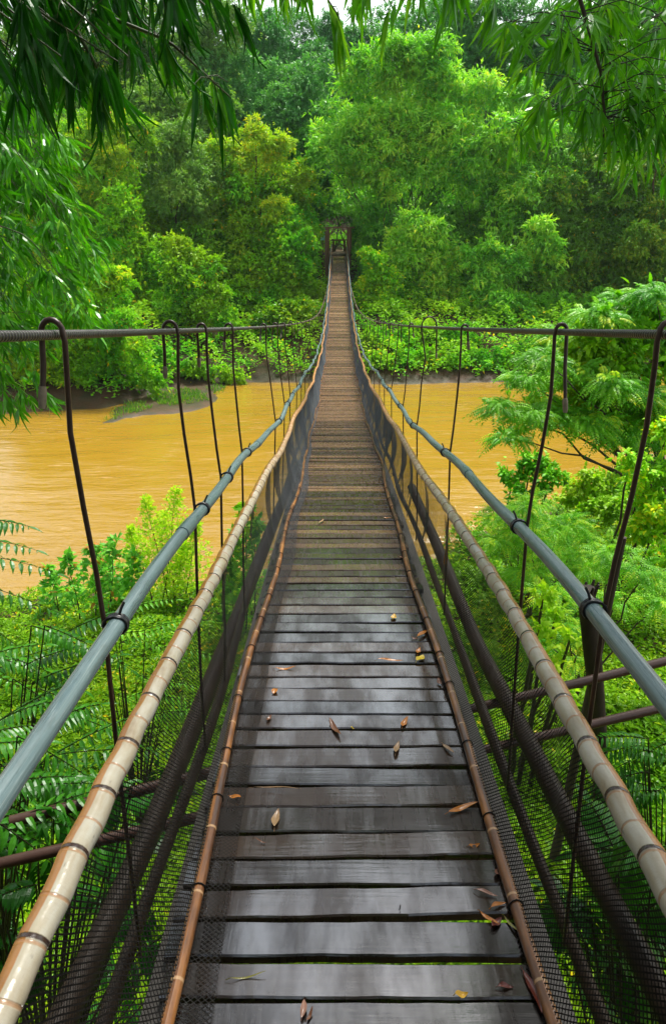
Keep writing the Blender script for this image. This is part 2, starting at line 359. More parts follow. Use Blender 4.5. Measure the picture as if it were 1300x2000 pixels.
gr=mesh_np('ground',np.stack([XX.ravel(),YY.ravel(),ZZ.ravel()],1),np.stack([b,b+len(ys),b+len(ys)+1,b+1],1),mat_ground()); tag(gr,kind='structure')
def mat_water():
    m,nt,out=newmat('muddy_water'); g=NT(nt); p=g.pos()
    big=g.noise(g.map(p,(.12,.3,1)),1,4,.6); 
    c=g.mix(big,(.24,.132,.01),(.31,.18,.02))
    r1=g.noise(g.map(p,(1.1,3.0,1)),1,5,.6); r2=g.noise(g.map(p,(.3,.8,1)),1,3)
    # ripples are stronger over the shallows near the close bank
    s=g.n('ShaderNodeSeparateXYZ'); g.set(s,0,p)
    k=g.n('ShaderNodeMapRange',i={1:12.0,2:22.0,3:1.0,4:.35}); g.set(k,0,s.outputs[1])
    foam=g.noise(g.map(p,(1.5,7,1)),1,5,.7)
    zone=g.math('MULTIPLY',g.ramp(g.noise(g.map(p,(.22,.5,1),(3,1,0)),1,2),[(.45,0),(.6,1)]),g.ramp(foam,[(.54,0),(.66,1)]))
    c=g.mix(g.math('MULTIPLY',zone,.55),c,(.46,.31,.15))
    h=g.math('ADD',g.math('MULTIPLY',r1,g.math('MULTIPLY',k.outputs[0],.09)),g.math('MULTIPLY',r2,.11))
    princ(nt,out,Base_Color=c,Roughness=.06,Specular_IOR_Level=.7,Normal=g.bump(h,1.0,1.0)); return m
wv=MB(); wv.add([[-200,8,0],[200,8,0],[200,45,0],[-200,45,0]],[[0,1,2,3]]); w=wv.build('river',mat_water()); tag(w,kind='structure')

# ------------------------------------------------------------------ bridge profiles
def cx(Y): return .05+.0073*np.asarray(Y,float)
_dy=[-3,-1.5,0,.95,1.4,1.87,2.62,3.5,5.37,7.3,12.4,20.4,26.4,32.7,39.1,45,50,53]
_dz=[1.33,1.44,1.55,1.61,1.67,1.73,1.83,1.94,2.2,2.46,3.02,3.5,3.56,3.27,2.6,2.15,1.8,1.6]
PD=np.polyfit(_dy,_dz,5)
def deck(Y): return EZ-np.polyval(PD,np.asarray(Y,float))
_cy=[-3,0,1.3,2.25,3.5,5.3,8.2,12.9,19.3,26,30,35,40,45,50,52]
_cz=[-.38,0,.166,.29,.46,.69,1.04,1.52,2.12,2.55,2.68,2.58,2.25,1.78,1.05,.72]
PC=np.polyfit(_cy,_cz,6)
def cab(Y): return EZ-np.polyval(PC,np.asarray(Y,float))
def cab_a(Y): return np.interp(Y,[-3,0,5,12,30,40,46,50,52],[.56,.57,.61,.63,.62,.56,.5,.46,.46])
def wob(Y,ph,amp=1.0):
    Y=np.asarray(Y,float); k=np.interp(Y,[0,3,8,30,45,52],[.12,.3,.45,.5,.4,.2])*amp
    return k*(.028*np.sin(1.9*Y+ph)+.022*np.sin(.83*Y+2.1*ph)+.012*np.sin(4.3*Y+ph*3.3))
def pt(Y,a,q,side): 
    Y=np.asarray(Y,float); return np.stack([cx(Y)+side*a,Y,deck(Y)+q],-1)
YE=51.6
def sm(Y,xs,ys,w=.9):
    Y=np.asarray(Y,float); k=np.linspace(-1,1,9); return sum(np.interp(Y+w*a,xs,ys)*math.exp(-2*a*a) for a in k)/sum(math.exp(-2*a*a) for a in k)
YS=np.concatenate([np.arange(-1.6,8,.06),np.arange(8,20,.12),np.arange(20,YE,.25),[YE]])
brg=thing('suspension_bridge',(0.05,0,float(deck(0))),'long sagging plank footbridge with grey pipe handrails and black netting over muddy river','bridge')
# planks
pk=MB(); Y=-1.7; hn=.012; special={}
k=0
while Y<YE:
    w_=R.uniform(.088,.108) if Y<6 else R.uniform(.075,.1)
    gap=R.choice([.007,.009,.012,.016],p=[.35,.3,.25,.1])*(1 if Y<2.5 else 1.6 if Y<6 else 2.0)
    if Y>3 and R.random()<.06: gap=.035
    if abs(Y-1.07)<.05 or abs(Y-1.18)<.045: gap=.02
    y0,y1=Y,Y+w_; z0,z1=float(deck(y0)),float(deck(y1)); tz=R.normal(0,.0018); tw=R.normal(0,.002)
    xl=-.475+R.normal(0,.01); xr=.44+R.normal(0,.008); sk=R.normal(0,.003); c=float(cx(Y))
    nx=17; X_=np.linspace(xl,xr,nx); ph_=R.uniform(0,6,2); wr=R.uniform(.0006,.0022); b=.0045; t=.028
    prof=[(0,-t),(0,-b),(b,0),(w_-b,0),(w_,-b),(w_,-t)]
    V=[]
    for xi,xx in enumerate(X_):
        sk_=sk*(xx)*2+R.normal(0,.0006)
        sag=tz+tw*xx*1.5
        for py_,pz_ in prof: V.append([c+xx,y0+py_+sk_+(wr*math.sin(xx*19+ph_[0] if py_<w_/2 else xx*14+ph_[1])),z0+(z1-z0)*py_/w_+pz_+sag-.0012*math.cos(xx*4+ph_[0])])
    Q=[]
    for a_ in range(nx-1):
        for q_ in range(6): Q.append([a_*6+q_,a_*6+(q_+1)%6,a_*6+6+(q_+1)%6,a_*6+6+q_])
    for e in (0,(nx-1)*6):
        Q+=[[e,e+1,e+4,e+5],[e+1,e+2,e+3,e+4]]
    pk.add(V,Q,None,R.random()); Y+=w_+gap
d_=pk.build('deck',M_deck,brg,smooth=False)
# stringers under planks
for s_ in (-1,1):
    m=MB(); m.tube(pt(YS,.47,-.075,s_),.05,4,sq=True); m.build('stringer',M_string,brg,smooth=False)
    yy=np.concatenate([np.arange(-1.2,8.5,.15),np.arange(8.5,YE,.6)])
    m=MB(); m.tube(pt(yy,.62+.012*np.sin(yy*1.7),-.2+.02*np.sin(yy*2.3+s_),s_),.022+.002*np.sin(yy*3),9); m.build('under_cable',M_beam,brg)
# handrail pipes
rails={}
for s_ in (-1,1):
    Yp=YS; a=.53+wob(Yp,1.0+s_)*.9; q=sm(Yp,[-2,0,1.3,2.5,5,9,16,30,45,52],[.80,.83,.9,.87,.76,.82,.74,.62,.72,.8])+wob(Yp,4.0+2*s_)*1.1
    P=pt(Yp,a,q,s_); rails[s_]=P
    m=MB(); r=np.full(len(Yp),.0195)
    m.tube(P,r,16)
    h=m.build('handrail_pipe',M_pipe,brg); h['_org']=list(brg['_org'])
    # couplings
    for yc in ((.35,) if s_<0 else ()) + ((1.93,3.9,6.4) if s_<0 else (2.9,5.4,8.1)):
        i0=np.searchsorted(Yp,yc); mm=MB(); mm.tube(P[i0:i0+3],.0222,16); o=mm.build('coupling',M_pipe,h)
        o.matrix_parent_inverse.identity()
    rails[(s_,'h')]=h
    # split bamboo rail
    seg=np.abs(((Yp/.083)%1)-.5)
    a=.505+wob(Yp,2.2+s_*1.3)*.8; q=sm(Yp,[-2,0,1,2,5,12,30,45,52],[.59,.60,.62,.63,.56,.52,.46,.52,.6])+wob(Yp,7.0+s_)*.9
    YP=np.concatenate([np.arange(-1.6,7,.0207),np.arange(7,YE,.1)])
    ph=((YP/.166)%1)
    rr=.0255*(1+.035*np.sin(YP*9+s_)+.04*np.abs(np.sin(np.pi*YP/.083))-.02)*np.interp(YP,[0,6,20],[1,.93,.85])
    PR=pt(YP,np.interp(YP,Yp,a)+.0015*np.sin(YP*37),np.interp(YP,Yp,q)+.002*np.sin(YP*31),s_)
    rails[(s_,'b')]=(YP,PR)
    m=MB(); m.tube(PR,rr,18,up=(s_*.85,0,.55)); m.build('bamboo_rail',M_rail,brg)
    # edge pole on the deck
    Ye=YS; ae=(.432 if s_<0 else .418)+.018*np.sin(Ye*.9+s_)+.010*np.sin(Ye*2.7+1)+wob(Ye,5+s_)*.35
    PE=pt(Ye,ae,.022+.006*np.sin(Ye*1.9+s_*2),s_)
    rr=np.interp(Ye,[-2,2,8,20],[.0185,.0165,.014,.011])*(1+.05*np.sin(Ye*5))
    rails[(s_,'e')]=(Ye,PE)
    m=MB(); m.tube(PE,rr,12); e_=m.build('edge_pole',M_edge,brg); e_['_org']=list(brg['_org'])
    # wire bindings on the edge pole and on the rail
    for yb in np.arange(.9,6,.36):
        yb=yb+R.uniform(-.08,.08); c=np.array([np.interp(yb,Ye,PE[:,k]) for k in range(3)])
        th=np.linspace(0,2*np.pi,13); P=np.stack([c[0]+.0195*np.cos(th),c[1]+.004*np.sin(th*1+.5),c[2]+.0195*np.sin(th)],1)
        mm=MB(); mm.tube(P,.0022,5,cap=False); mm.build('wire_binding',M_tie,e_)
# netting
for s_ in (-1,1):
    YN=np.concatenate([np.arange(-1.5,7,.035),np.arange(7,20,.09),np.arange(20,50.8,.25)])
    top=rails[(s_,'b')]; ed=rails[(s_,'e')]
    T=np.stack([np.interp(YN,top[0],top[1][:,k]) for k in range(3)],1)
    E=np.stack([np.interp(YN,ed[0],ed[1][:,k]) for k in range(3)],1)
    rows=[]; us=[]
    ncol=15
    for c_ in range(ncol):
        t=c_/(ncol-1)
        P=T*(1-t)+E*t
        fold=.016*np.sin(YN*7.3+3*t+s_)+.012*np.sin(YN*17+5*t)+.01*np.sin(YN*3.1+s_*2)
        amp=np.interp(YN,[0,3,6,9],[.6,1,1.6,2.0])*math.sin(math.pi*min(1,t*.9+.06))
        P=P+np.stack([s_*(fold*amp+.055*math.sin(math.pi*t)**1.0+np.where(t<.05,.012,0)),0*YN,0*YN-.012*(t==0)],1)
        rows.append(P); us.append(np.stack([YN*1.0,np.full(len(YN),t*.62)],1))
    # inner flap lying on the planks
    for k_,t in enumerate((.35,.7,1.0)):
        wdt=(.10 if s_<0 else .022)
        Q_=E.copy(); Q_[:,0]-=s_*(wdt*t*(1+.12*np.sin(YN*3.3)))*np.interp(YN,[0,5,9,14],[1,.85,.4,.12]); Q_[:,2]=deck(YN)+.007+.002*np.sin(YN*13+t*3)
        rows.append(Q_); us.append(np.stack([YN,np.full(len(YN),.62+wdt*t)],1))
    A=np.stack(rows,1); U=np.stack(us,1); n,c_=A.shape[:2]
    ii,jj=np.meshgrid(np.arange(n-1),np.arange(c_-1),indexing='ij'); b=(ii*c_+jj).ravel()
    mesh_np('netting',A.reshape(-1,3),np.stack([b,b+1,b+c_+1,b+c_],1),M_net,brg,None,U.reshape(-1,2))
# main cables
YC=np.concatenate([np.arange(-2.5,8,.05),np.arange(8,50.8,.2)])
for s_ in (-1,1):
    P=np.stack([cx(YC)+s_*cab_a(YC),YC,cab(YC)],1)
    m=MB(); m.tube(P,.0092,12); m.build('main_cable',M_cable,brg)
# hangers
def hanger(Y,s_,loop=.022,tail=.12,swing=0.0,back=1,botq=-.21):
    cxp=float(cx(Y)); a=float(cab_a(Y)); zc=float(cab(Y))
    X=cxp+s_*a; r=.0056 if Y<20 else .0075
    zb=float(deck(Y))+botq; xb=cxp+s_*.6
    w=max(.017,loop*.75)
    P=[[X+s_*(w+.008),Y+swing+.02*back,zc-tail],[X+s_*(w+.002),Y+swing*.4+.008*back,zc-tail*.5],[X+s_*w,Y,zc-.006]]
    for t in np.linspace(.15,.85,7):
        P.append([X+s_*w*math.cos(t*math.pi),Y,zc+loop*math.sin(t*math.pi)])
    hr=rails[s_]; zh=float(np.interp(Y,hr[:,1],hr[:,2])); xh=float(np.interp(Y,hr[:,1],hr[:,0]))
    P.append([X-s_*w,Y,zc-.012])
    P.append([X-s_*w*.8,Y,zc-.06])
    for t in (.3,.55,.8):
        P.append([X*(1-t)+(xh+s_*.03)*t+R.normal(0,.002),Y+R.normal(0,.003),zc*(1-t)+zh*t])
    P.append([xh+s_*.0285,Y,zh])
    for t in (.35,.7,1.0):
        P.append([(xh+s_*.0285)*(1-t)+xb*t+R.normal(0,.003),Y,zh*(1-t)+zb*t])
    m=MB(); m.tube(P,r,7,up=(0,1,0)); h=m.build('hanger',M_rod,brg); h['_org']=list(brg['_org'])
    d=np.array(P[0])-np.array(P[1]); d/=np.linalg.norm(d)
    m=MB(); q0=np.array(P[0])-d*.018; m.tube([q0,q0+d*.008,q0+d*.03,q0+d*.042],[.006,.0082,.0082,.0058] if Y<20 else [.01]*4,8); m.build('end_sleeve',M_sleeve,h)
    # rubber tie round pipe and rod
    if Y<30:
        i0=np.searchsorted(hr[:,1],Y); Tn=norm(hr[i0+1]-hr[i0-1]); N=norm(np.array([0,0,1.])-Tn*Tn[2]); B=np.cross(Tn,N)*1.0
        if B[0]*s_<0: B=-B
        c0=np.array([xh,Y,zh]); m=MB(); turns=4 if Y<8 else 2
        th=np.linspace(0,2*np.pi*turns,14*turns+1)
        ex=1+.32*np.clip(np.cos(th),0,1)
        rad=.0225
        P=c0+np.outer(np.cos(th)*rad*ex,B)+np.outer(np.sin(th)*rad,N)+np.outer(np.linspace(-.009,.009,len(th))+R.normal(0,.0015,len(th)),Tn)
        m.tube(P,.0034,6)
        e0=c0-B*.006+N*.022; m.tube([e0,e0+N*.014-B*.004+Tn*.004,e0+N*.027-B*.01+Tn*.01],.0034,6)
        m.build('rubber_tie',M_tie,rails[(s_,'h')])
L_=[.25,1.30,2.25,2.79,3.52,5.28,6.3,7.3,8.4,9.6,10.9]+list(np.arange(12.3,50,1.42))
Rr=[.45,1.335,2.0,3.6,5.1,6.4,7.6,8.9,10.2]+list(np.arange(11.6,50,1.42))
for k,Y in enumerate(L_):
    hanger(Y,-1,loop=R.uniform(.02,.034),tail=.11 if k==1 else R.choice([.08,.1,.13]),swing=R.uniform(-.04,.04),back=1 if k in(0,2,3) else R.choice([-1,1]))
for k,Y in enumerate(Rr):
    hanger(Y,1,loop=.075 if k==4 else R.uniform(.02,.03),tail=.2 if k in (2,4) else R.choice([.08,.12,.16]),swing=R.uniform(-.03,.03),back=-1 if k<5 else R.choice([-1,1]))
# outer support poles beneath the bridge (rest on the scaffold)
def pole(name,pts,r,mat,label,cat,group=None,seg=12,n=24):
    pts=np.array(pts,float); tt=np.linspace(0,len(pts)-1,n); P=np.stack([np.interp(tt,np.arange(len(pts)),pts[:,k]) for k in range(3)],1)
    P+=R.normal(0,r*.015,P.shape); rr=r*(1+.03*np.sin(np.arange(n)*.9)); m=MB(); m.tube(P,rr,seg); o=m.build(name,mat,None,org=pts[0]); return tag(o,label,cat,group)
for s_,ll in ((-1,'thick dark pole sloping beneath the netting on the side nearer the river bend'),(1,'thick dark pole behind the netting beside the standing post')):
    pass
pole('support_pole',[(-.86,.3,5.2),(-.70,1.9,5.08),(-.60,3.6,4.98),(-.5,5.4,4.9),(-.42,8.0,4.55)],.045,M_beam,'thick dark wooden pole running under the netting beside the fern fronds','support pole')
pole('support_pole',[(.98,.2,5.3),(.88,1.7,5.2),(.80,3.2,5.08),(.78,4.6,5.02),(.76,6.2,4.9)],.04,M_beam,'thick dark wooden pole under the netting on the side of the standing post','support pole')
# scaffold cross poles
def xpole(y_l,z_l,y_r,z_r,xl,xr,r,label):
    return pole('scaffold_pole',[(xl,y_l,z_l),(xr,y_r,z_r)],r,M_scaf,label,'scaffold pole',n=10)
A0=at(20,1605,2.02); A1=at(1420,1262,3.25)
pole('scaffold_pole',[A0,A1],.024,M_scaf,'upper of two brown cross poles passing under the planks','scaffold pole',n=10)
B0=at(-20,1692,1.82); B1=at(1420,1352,2.85)
pole('scaffold_pole',[B0,B1],.022,M_scaf,'lower of two brown cross poles passing under the planks','scaffold pole',n=10)
# standing post by the right rail
p0=at(1146,1150,3.15); 
post=MB(); n=12; zz=np.linspace(float(ground_z(p0[0],3.15))-.1,p0[2],n)
post.tube(np.stack([p0[0]+.2*(p0[2]-zz)+.012*np.sin(zz*3),np.full(n,3.15),zz],1),np.linspace(.055,.045,n)*(1+R.normal(0,.05,n)),10)
for k in range(9):
    an=k*.7; post.tube([[p0[0]+.03*math.cos(an),3.15+.03*math.sin(an),p0[2]-.05],[p0[0]+.055*math.cos(an),3.15+.05*math.sin(an),p0[2]+.03*R.random()+.01]],[.016,.006],6)
o=post.build('wooden_post',M_bark,None,org=(p0[0],3.15,zz[0])); tag(o,'rough dark wooden post with a broken frayed top beside the grey pipe handrail','post')
# short broken trunk beyond
p1=at(1212,1075,4.3); m=MB(); zz=np.linspace(float(ground_z(p1[0],4.3))-.1,p1[2]+.1,10)
m.tube(np.stack([p1[0]+.1*(zz-zz[0])/3-.12,np.full(10,4.3),zz],1),np.linspace(.045,.024,10),9)
o=m.build('tree_stump',M_bark,None,org=(p1[0],4.3,zz[0])); tag(o,'slim brown broken trunk standing just behind the frayed wooden post','stump')

# ------------------------------------------------------------------ portals on the far bank
def portal(Y,pxl,pxr,pyt,wpx,label,beam=.1):
    a=at(pxl,pyt,Y); b=at(pxr,pyt,Y); zb=min(float(ground_z(a[0],Y)),float(ground_z(b[0],Y)))-.3; zt=a[2]
    t=thing('timber_gateway',((a[0]+b[0])/2,Y,zb),label,'gateway'); r=wpx*dep(pyt,Y)/F/2
    for p in (a,b):
        m=MB(); zz=np.linspace(zb,zt,14); m.tube(np.stack([p[0]+.015*np.sin(zz*2+p[0]),np.full(14,Y),zz],1),r*(1+R.normal(0,.05,14)),10); m.build('post',M_portal,t)
    m=MB(); m.box(((a[0]+b[0])/2,Y,zt+beam/2),((b[0]-a[0])/2+r*2.1,r*1.1,beam/2)); m.build('top_beam',M_portal,t,smooth=False)
    for sgn,p in ((1,a),(-1,b)):
        m=MB(); m.tube([[p[0]+sgn*r*.8,Y,zt-.45],[p[0]+sgn*.48,Y,zt-.03]],.04,6); m.build('brace',M_portal,t)
    return t
portal(50.8,638.5,681.5,446,9.5,'tall brown timber gateway with thick trunk posts at the far end of the planks')
portal(56,651,672.5,470,4,'smaller dark gateway seen through the tall brown one')
# tiny teal panel beside the portal
c=at(630,462,51.5); m=MB(); m.box(c,(.17,.015,.24)); tp=m.build('notice_panel',simple('teal_paint',(.05,.42,.36),.4,.5,0,(.5,.75,.7),6),None,smooth=False,org=c)
m=MB(); gz=float(ground_z(c[0],51.5)); m.tube([[c[0],51.53,gz-.1],[c[0],51.53,c[2]+.2]],.03,6); q=m.build('leg',M_portal,None,org=c); q.parent=tp; q.location=(0,0,0)
tag(tp,'small teal and white panel beside a post of the far gateway','panel')

# ------------------------------------------------------------------ foliage
def spray_leaves(lb,C,D,k,L,W,kind,droop=.35,spread=.7,up=.8,face=.9,rv=None,jit=.25):
    n=len(C); C=np.repeat(C,k,0); D=np.repeat(D,k,0)
    d=norm(D+runit(n*k)*spread+np.array([0,0,-droop]))
    N=norm(np.array([0,0,up*.75])+D*face+runit(n*k)*.6)
    l=L*R.uniform(.65,1.2,n*k); 
    P=C+runit(n*k)*(L*jit)
    Ax=np.abs(P[:,0]-(.05+.0073*P[:,1])); clear=(P[:,1]>28)&(((P[:,1]<54)&(Ax<1.25+.25*np.sin(P[:,2]*3+P[:,1]))&(P[:,2]<8.3))|((P[:,1]>=54)&(P[:,1]<63)&(Ax<.75+.2*np.sin(P[:,1]*5))&(P[:,2]<7.6)))
    if rv is not None: rv=np.clip(np.repeat(rv,k)+R.normal(0,.14,n*k),0,.95); rv=np.where(R.random(n*k)<.012,1.0,rv)
    ww=W*R.uniform(.75,1.2,n*k); ok=~clear
    lb.add(P[ok],d[ok],N[ok],l[ok],ww[ok],kind,1.0,None if rv is None else rv[ok])
def crown_lobe(lb,c,r,L,W,cov=4.2,kind='far',k=5,flat=.9,droop=.35,spread=.7,tone=.5,depth=.8,nsub=None):
    area=math.pi*r*r; n=int(cov*area/(L*W*.5)/k)
    nsub=nsub or int(13+r*6)
    sd=runit(nsub); sd[:,2]=sd[:,2]*.85+.15; sd[:,1]=-np.abs(sd[:,1])*.8+.1; sd=norm(sd)
    sc_=c+sd*np.array([1,depth,flat])*r*.78*R.uniform(.45,1.15,(nsub,1)); sr=r*R.uniform(.17,.36,nsub)
    idx=R.integers(0,nsub,n); u=runit(n); u[:,2]=np.where(u[:,2]<-.55,-u[:,2],u[:,2]); u[:,1]=np.where(u[:,1]>.5,-u[:,1],u[:,1])
    P=sc_[idx]+u*np.array([1,1,.72])*sr[idx][:,None]*R.uniform(.62,1.08,(n,1))
    ext=(R.random(n)<.4)*R.random(n)**1.5*1.1; P=P+(u*np.array([.8,.8,.2])+np.array([0,0,-.35]))*(ext*sr[idx])[:,None]
    stone=np.clip(tone+R.normal(0,.17,nsub),0.02,.93)[idx]
    spray_leaves(lb,P,u*.8,k,L,W,kind,droop,spread,rv=stone)
    # a loose skirt of stray sprays
    m_=int(n*.13); v=runit(m_); P=c+v*np.array([1,1,flat])*r*R.uniform(.7,1.25,(m_,1)); spray_leaves(lb,P,v,max(2,k//2),L,W,kind,droop,spread,rv=np.full(m_,tone))
def limb(m,a,b,r0,r1,arch=.15,n=9,seg=6):
    a=np.array(a,float); b=np.array(b,float); t=np.linspace(0,1,n)[:,None]; L=np.linalg.norm(b-a)
    P=a*(1-t)+b*t; P[:,2]+=arch*L*np.sin(np.pi*t[:,0]); P+=R.normal(0,.012*L,P.shape)*np.sin(np.pi*t)
    m.tube(P,np.linspace(r0,r1,n),seg)
def tree(name,label,Y,base,lobes,mat,L=.3,W=.085,cov=4.2,style='tree',tone=.5,kind='far',dy=1.6,cat='tree',bark=None,droop=.35,tr=.16,group=None,k=5,flat=.92,lobe_dy=None):
    """base = pixel column of the trunk foot; lobes = (px,py,rpx[,dY])"""
    bp=at(base,600,Y); gz=float(ground_z(bp[0],Y)); org=(bp[0],Y,gz)
    t=thing(name,org,label,cat,group)
    lb=LB(); cs=[]
    for q in lobes:
        yy=Y+(q[3] if len(q)>3 else R.uniform(-dy,dy)); c=at(q[0],q[1],yy); r=q[2]*dep(q[1],yy)/F
        c[2]=max(c[2],float(ground_z(c[0],yy))+.2)
        cs.append((c,r)); crown_lobe(lb,c,r*1.08,L,W,cov,kind,k,flat,droop,tone=tone+(R.uniform(-.12,.12)))
    base_cs=list(cs)
    for a_ in range(len(base_cs)-1):
        (c0,r0),(c1,r1)=base_cs[a_],base_cs[a_+1]
        if np.linalg.norm(c0-c1)<2.6*(r0+r1)/2*1.6: crown_lobe(lb,(c0+c1)/2+R.normal(0,.3*r0,3)*[1,.5,1],(r0+r1)*.42,L,W,cov*.7,kind,k,flat,droop,tone=tone-.1)
    if style=='bamboo':
        for ci,(c,r) in enumerate(cs):
            m=MB()
            for q in range(2):
                b0=np.array([bp[0]+R.normal(0,.9),Y+R.uniform(.3,1.8),0]); b0[2]=float(ground_z(b0[0],b0[1]))-.1
                limb(m,b0,c+R.normal(0,r*.4,3)+[0,.5,-.2*r],.05,.018,.07,12,6)
            m.build('culm',bark or M_culm,t)
    elif style=='tree':
        m=MB(); top=np.mean([c for c,_ in cs],0); lo=np.array([bp[0],Y+.8,gz-.2]); mid=lo*.45+top*.55+[0,.4,0]
        n=9; tt=np.linspace(0,1,n)[:,None]; P=lo*(1-tt)+mid*tt+R.normal(0,.07,(n,3)); m.tube(P,np.linspace(tr*1.5,tr*.8,n),9)
        for c,r in cs: limb(m,P[-1-R.integers(0,3)],c+[0,.2,-.15*r],tr*.5,.03,.1,8,6)
        m.build('trunk',bark or M_bark,t)
    else:
        m=MB()
        for c,r in cs:
            b0=[c[0]*.8+bp[0]*.2,c[1]+.3,float(ground_z(c[0],c[1]))-.1]; limb(m,b0,c,.03,.012,.05,6,5)
        m.build('stems',M_twig,t) if False else m.build('stem',M_twig,t)
    lb.build('crown' if style!='shrub' else 'foliage',mat,t)
    return t
DENS=1.0
# --- far misty bamboo row
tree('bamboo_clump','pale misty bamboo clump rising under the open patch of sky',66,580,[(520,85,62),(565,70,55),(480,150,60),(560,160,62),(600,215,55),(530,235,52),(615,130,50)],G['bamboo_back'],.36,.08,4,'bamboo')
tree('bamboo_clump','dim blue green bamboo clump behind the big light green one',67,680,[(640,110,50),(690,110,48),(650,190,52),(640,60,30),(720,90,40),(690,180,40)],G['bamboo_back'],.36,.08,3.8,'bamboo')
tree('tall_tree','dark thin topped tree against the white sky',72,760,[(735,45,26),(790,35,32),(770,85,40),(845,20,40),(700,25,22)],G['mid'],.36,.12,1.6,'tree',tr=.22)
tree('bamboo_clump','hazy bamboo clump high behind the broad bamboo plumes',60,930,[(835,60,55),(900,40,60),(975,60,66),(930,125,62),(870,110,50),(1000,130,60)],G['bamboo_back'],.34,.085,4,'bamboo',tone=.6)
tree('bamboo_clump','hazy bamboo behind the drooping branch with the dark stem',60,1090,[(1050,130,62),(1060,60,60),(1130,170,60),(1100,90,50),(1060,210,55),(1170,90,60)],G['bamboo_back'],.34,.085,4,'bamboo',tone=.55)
tree('broadleaf_tree','dark green tree filling the corner above the olive trees',54,1240,[(1220,60,62),(1290,60,60),(1200,150,62),(1280,160,70),(1220,240,66),(1300,260,62),(1150,250,58)],G['mid'],.32,.13,4,'tree',tone=.7,tr=.2)
# --- back left
tree('broadleaf_tree','dim green tree high behind the dark hanging bamboo leaves',58,250,[(90,110,85),(190,150,80),(290,140,75),(250,60,70),(130,30,70),(340,210,60)],G['olive'],.34,.12,4,'tree',tone=.6,tr=.2)
tree('broadleaf_tree','grey green tree between the misty bamboo and the hanging dark leaves',58,400,[(390,120,72),(420,190,60),(370,240,55),(440,60,60),(340,60,60),(455,240,42)],G['feather'],.32,.08,4,'tree',tone=.45,tr=.2)
tree('bamboo_clump','shadowed bamboo thicket over the far gateway',55,620,[(600,300,60),(560,360,60),(620,380,60),(590,440,50),(715,400,44),(650,330,36),(700,470,42),(640,230,42),(560,430,50)],G['mid'],.32,.08,3.6,'bamboo',tone=.6,dy=1.2)
tree('bamboo_clump','shadowed bamboo thicket under the broad light green plumes',54,900,[(760,420,60),(850,420,70),(930,480,70),(1010,470,70),(720,540,45),(900,560,70),(1000,560,70),(1080,430,60),(800,600,60),(1080,540,60)],G['mid'],.32,.08,3.4,'bamboo',tone=.7,dy=1.0)
tree('broadleaf_tree','dark tree in shade above the muddy bar',50,420,[(300,470,65),(380,450,60),(440,480,60),(500,520,60),(520,450,50),(230,500,70),(420,560,60),(560,560,50),(150,430,70),(160,540,70)],G['mid'],.32,.1,3.6,'tree',tone=.7,dy=1.0,tr=.2)
# --- main light green bamboo
tree('bamboo_clump','broad light green bamboo clump arching high over the far bank',49,790,[(700,165,48),(765,120,52),(840,115,52),(780,190,58),(860,190,58),(650,250,48),(720,255,58),(800,265,60),(880,265,56),(690,335,46),(755,350,50),(640,300,42),(930,190,50),(735,310,45,-1.6),(840,330,48,-1.2)],G['bamboo'],.4,.1,4.4,'bamboo',tone=.62)
tree('bamboo_clump','leaning light bamboo clump with a bright plume above the dark hollow',47.5,960,[(985,262,44,-1.5),(930,300,44),(1010,320,50),(950,370,50),(1040,385,48),(890,350,42),(1000,430,48),(1075,330,40),(940,440,40),(1060,270,42),(1000,200,46)],G['bamboo'],.4,.1,4.2,'bamboo',tone=.55)
tree('bamboo_clump','bright rounded bamboo plume hanging beside the far gateway',44.5,830,[(830,455,42),(795,500,42),(860,500,42),(825,545,40),(800,590,34),(855,560,34),(770,470,26)],G['bamboo'],.36,.095,4.6,'bamboo',tone=.68,dy=.8)
tree('bamboo_clump','bamboo clump with long plumes drooping to the muddy water',42.5,950,[(945,500,40),(990,520,38),(950,560,40),(925,610,38),(965,640,38),(945,690,36),(985,590,34),(930,735,24),(970,730,20)],G['bamboo'],.36,.095,4.6,'bamboo',tone=.5,dy=.8)
tree('bamboo_clump','slender bamboo plume between two others above the dark bank',43.5,1060,[(1050,460,34),(1080,500,30),(1060,540,30),(1030,490,28),(1068,580,20)],G['bamboo'],.36,.095,4.2,'bamboo',tone=.65,dy=.6)
# --- olive trees right
tree('broadleaf_tree','olive green tree with a dark forked trunk at the bank',45.5,1150,[(1140,400,50),(1200,370,55),(1170,460,48),(1130,500,36),(1220,450,50),(1185,330,45)],G['olive'],.26,.09,4,'tree',tone=.55,tr=.2)
tree('broadleaf_tree','yellowish olive tree at the edge of the picture above the leaning shrub',44,1270,[(1270,340,50),(1300,420,55),(1260,480,50),(1230,530,46),(1290,540,50),(1190,560,40),(1290,290,40)],G['olive'],.25,.09,4.2,'tree',tone=.75,tr=.2)
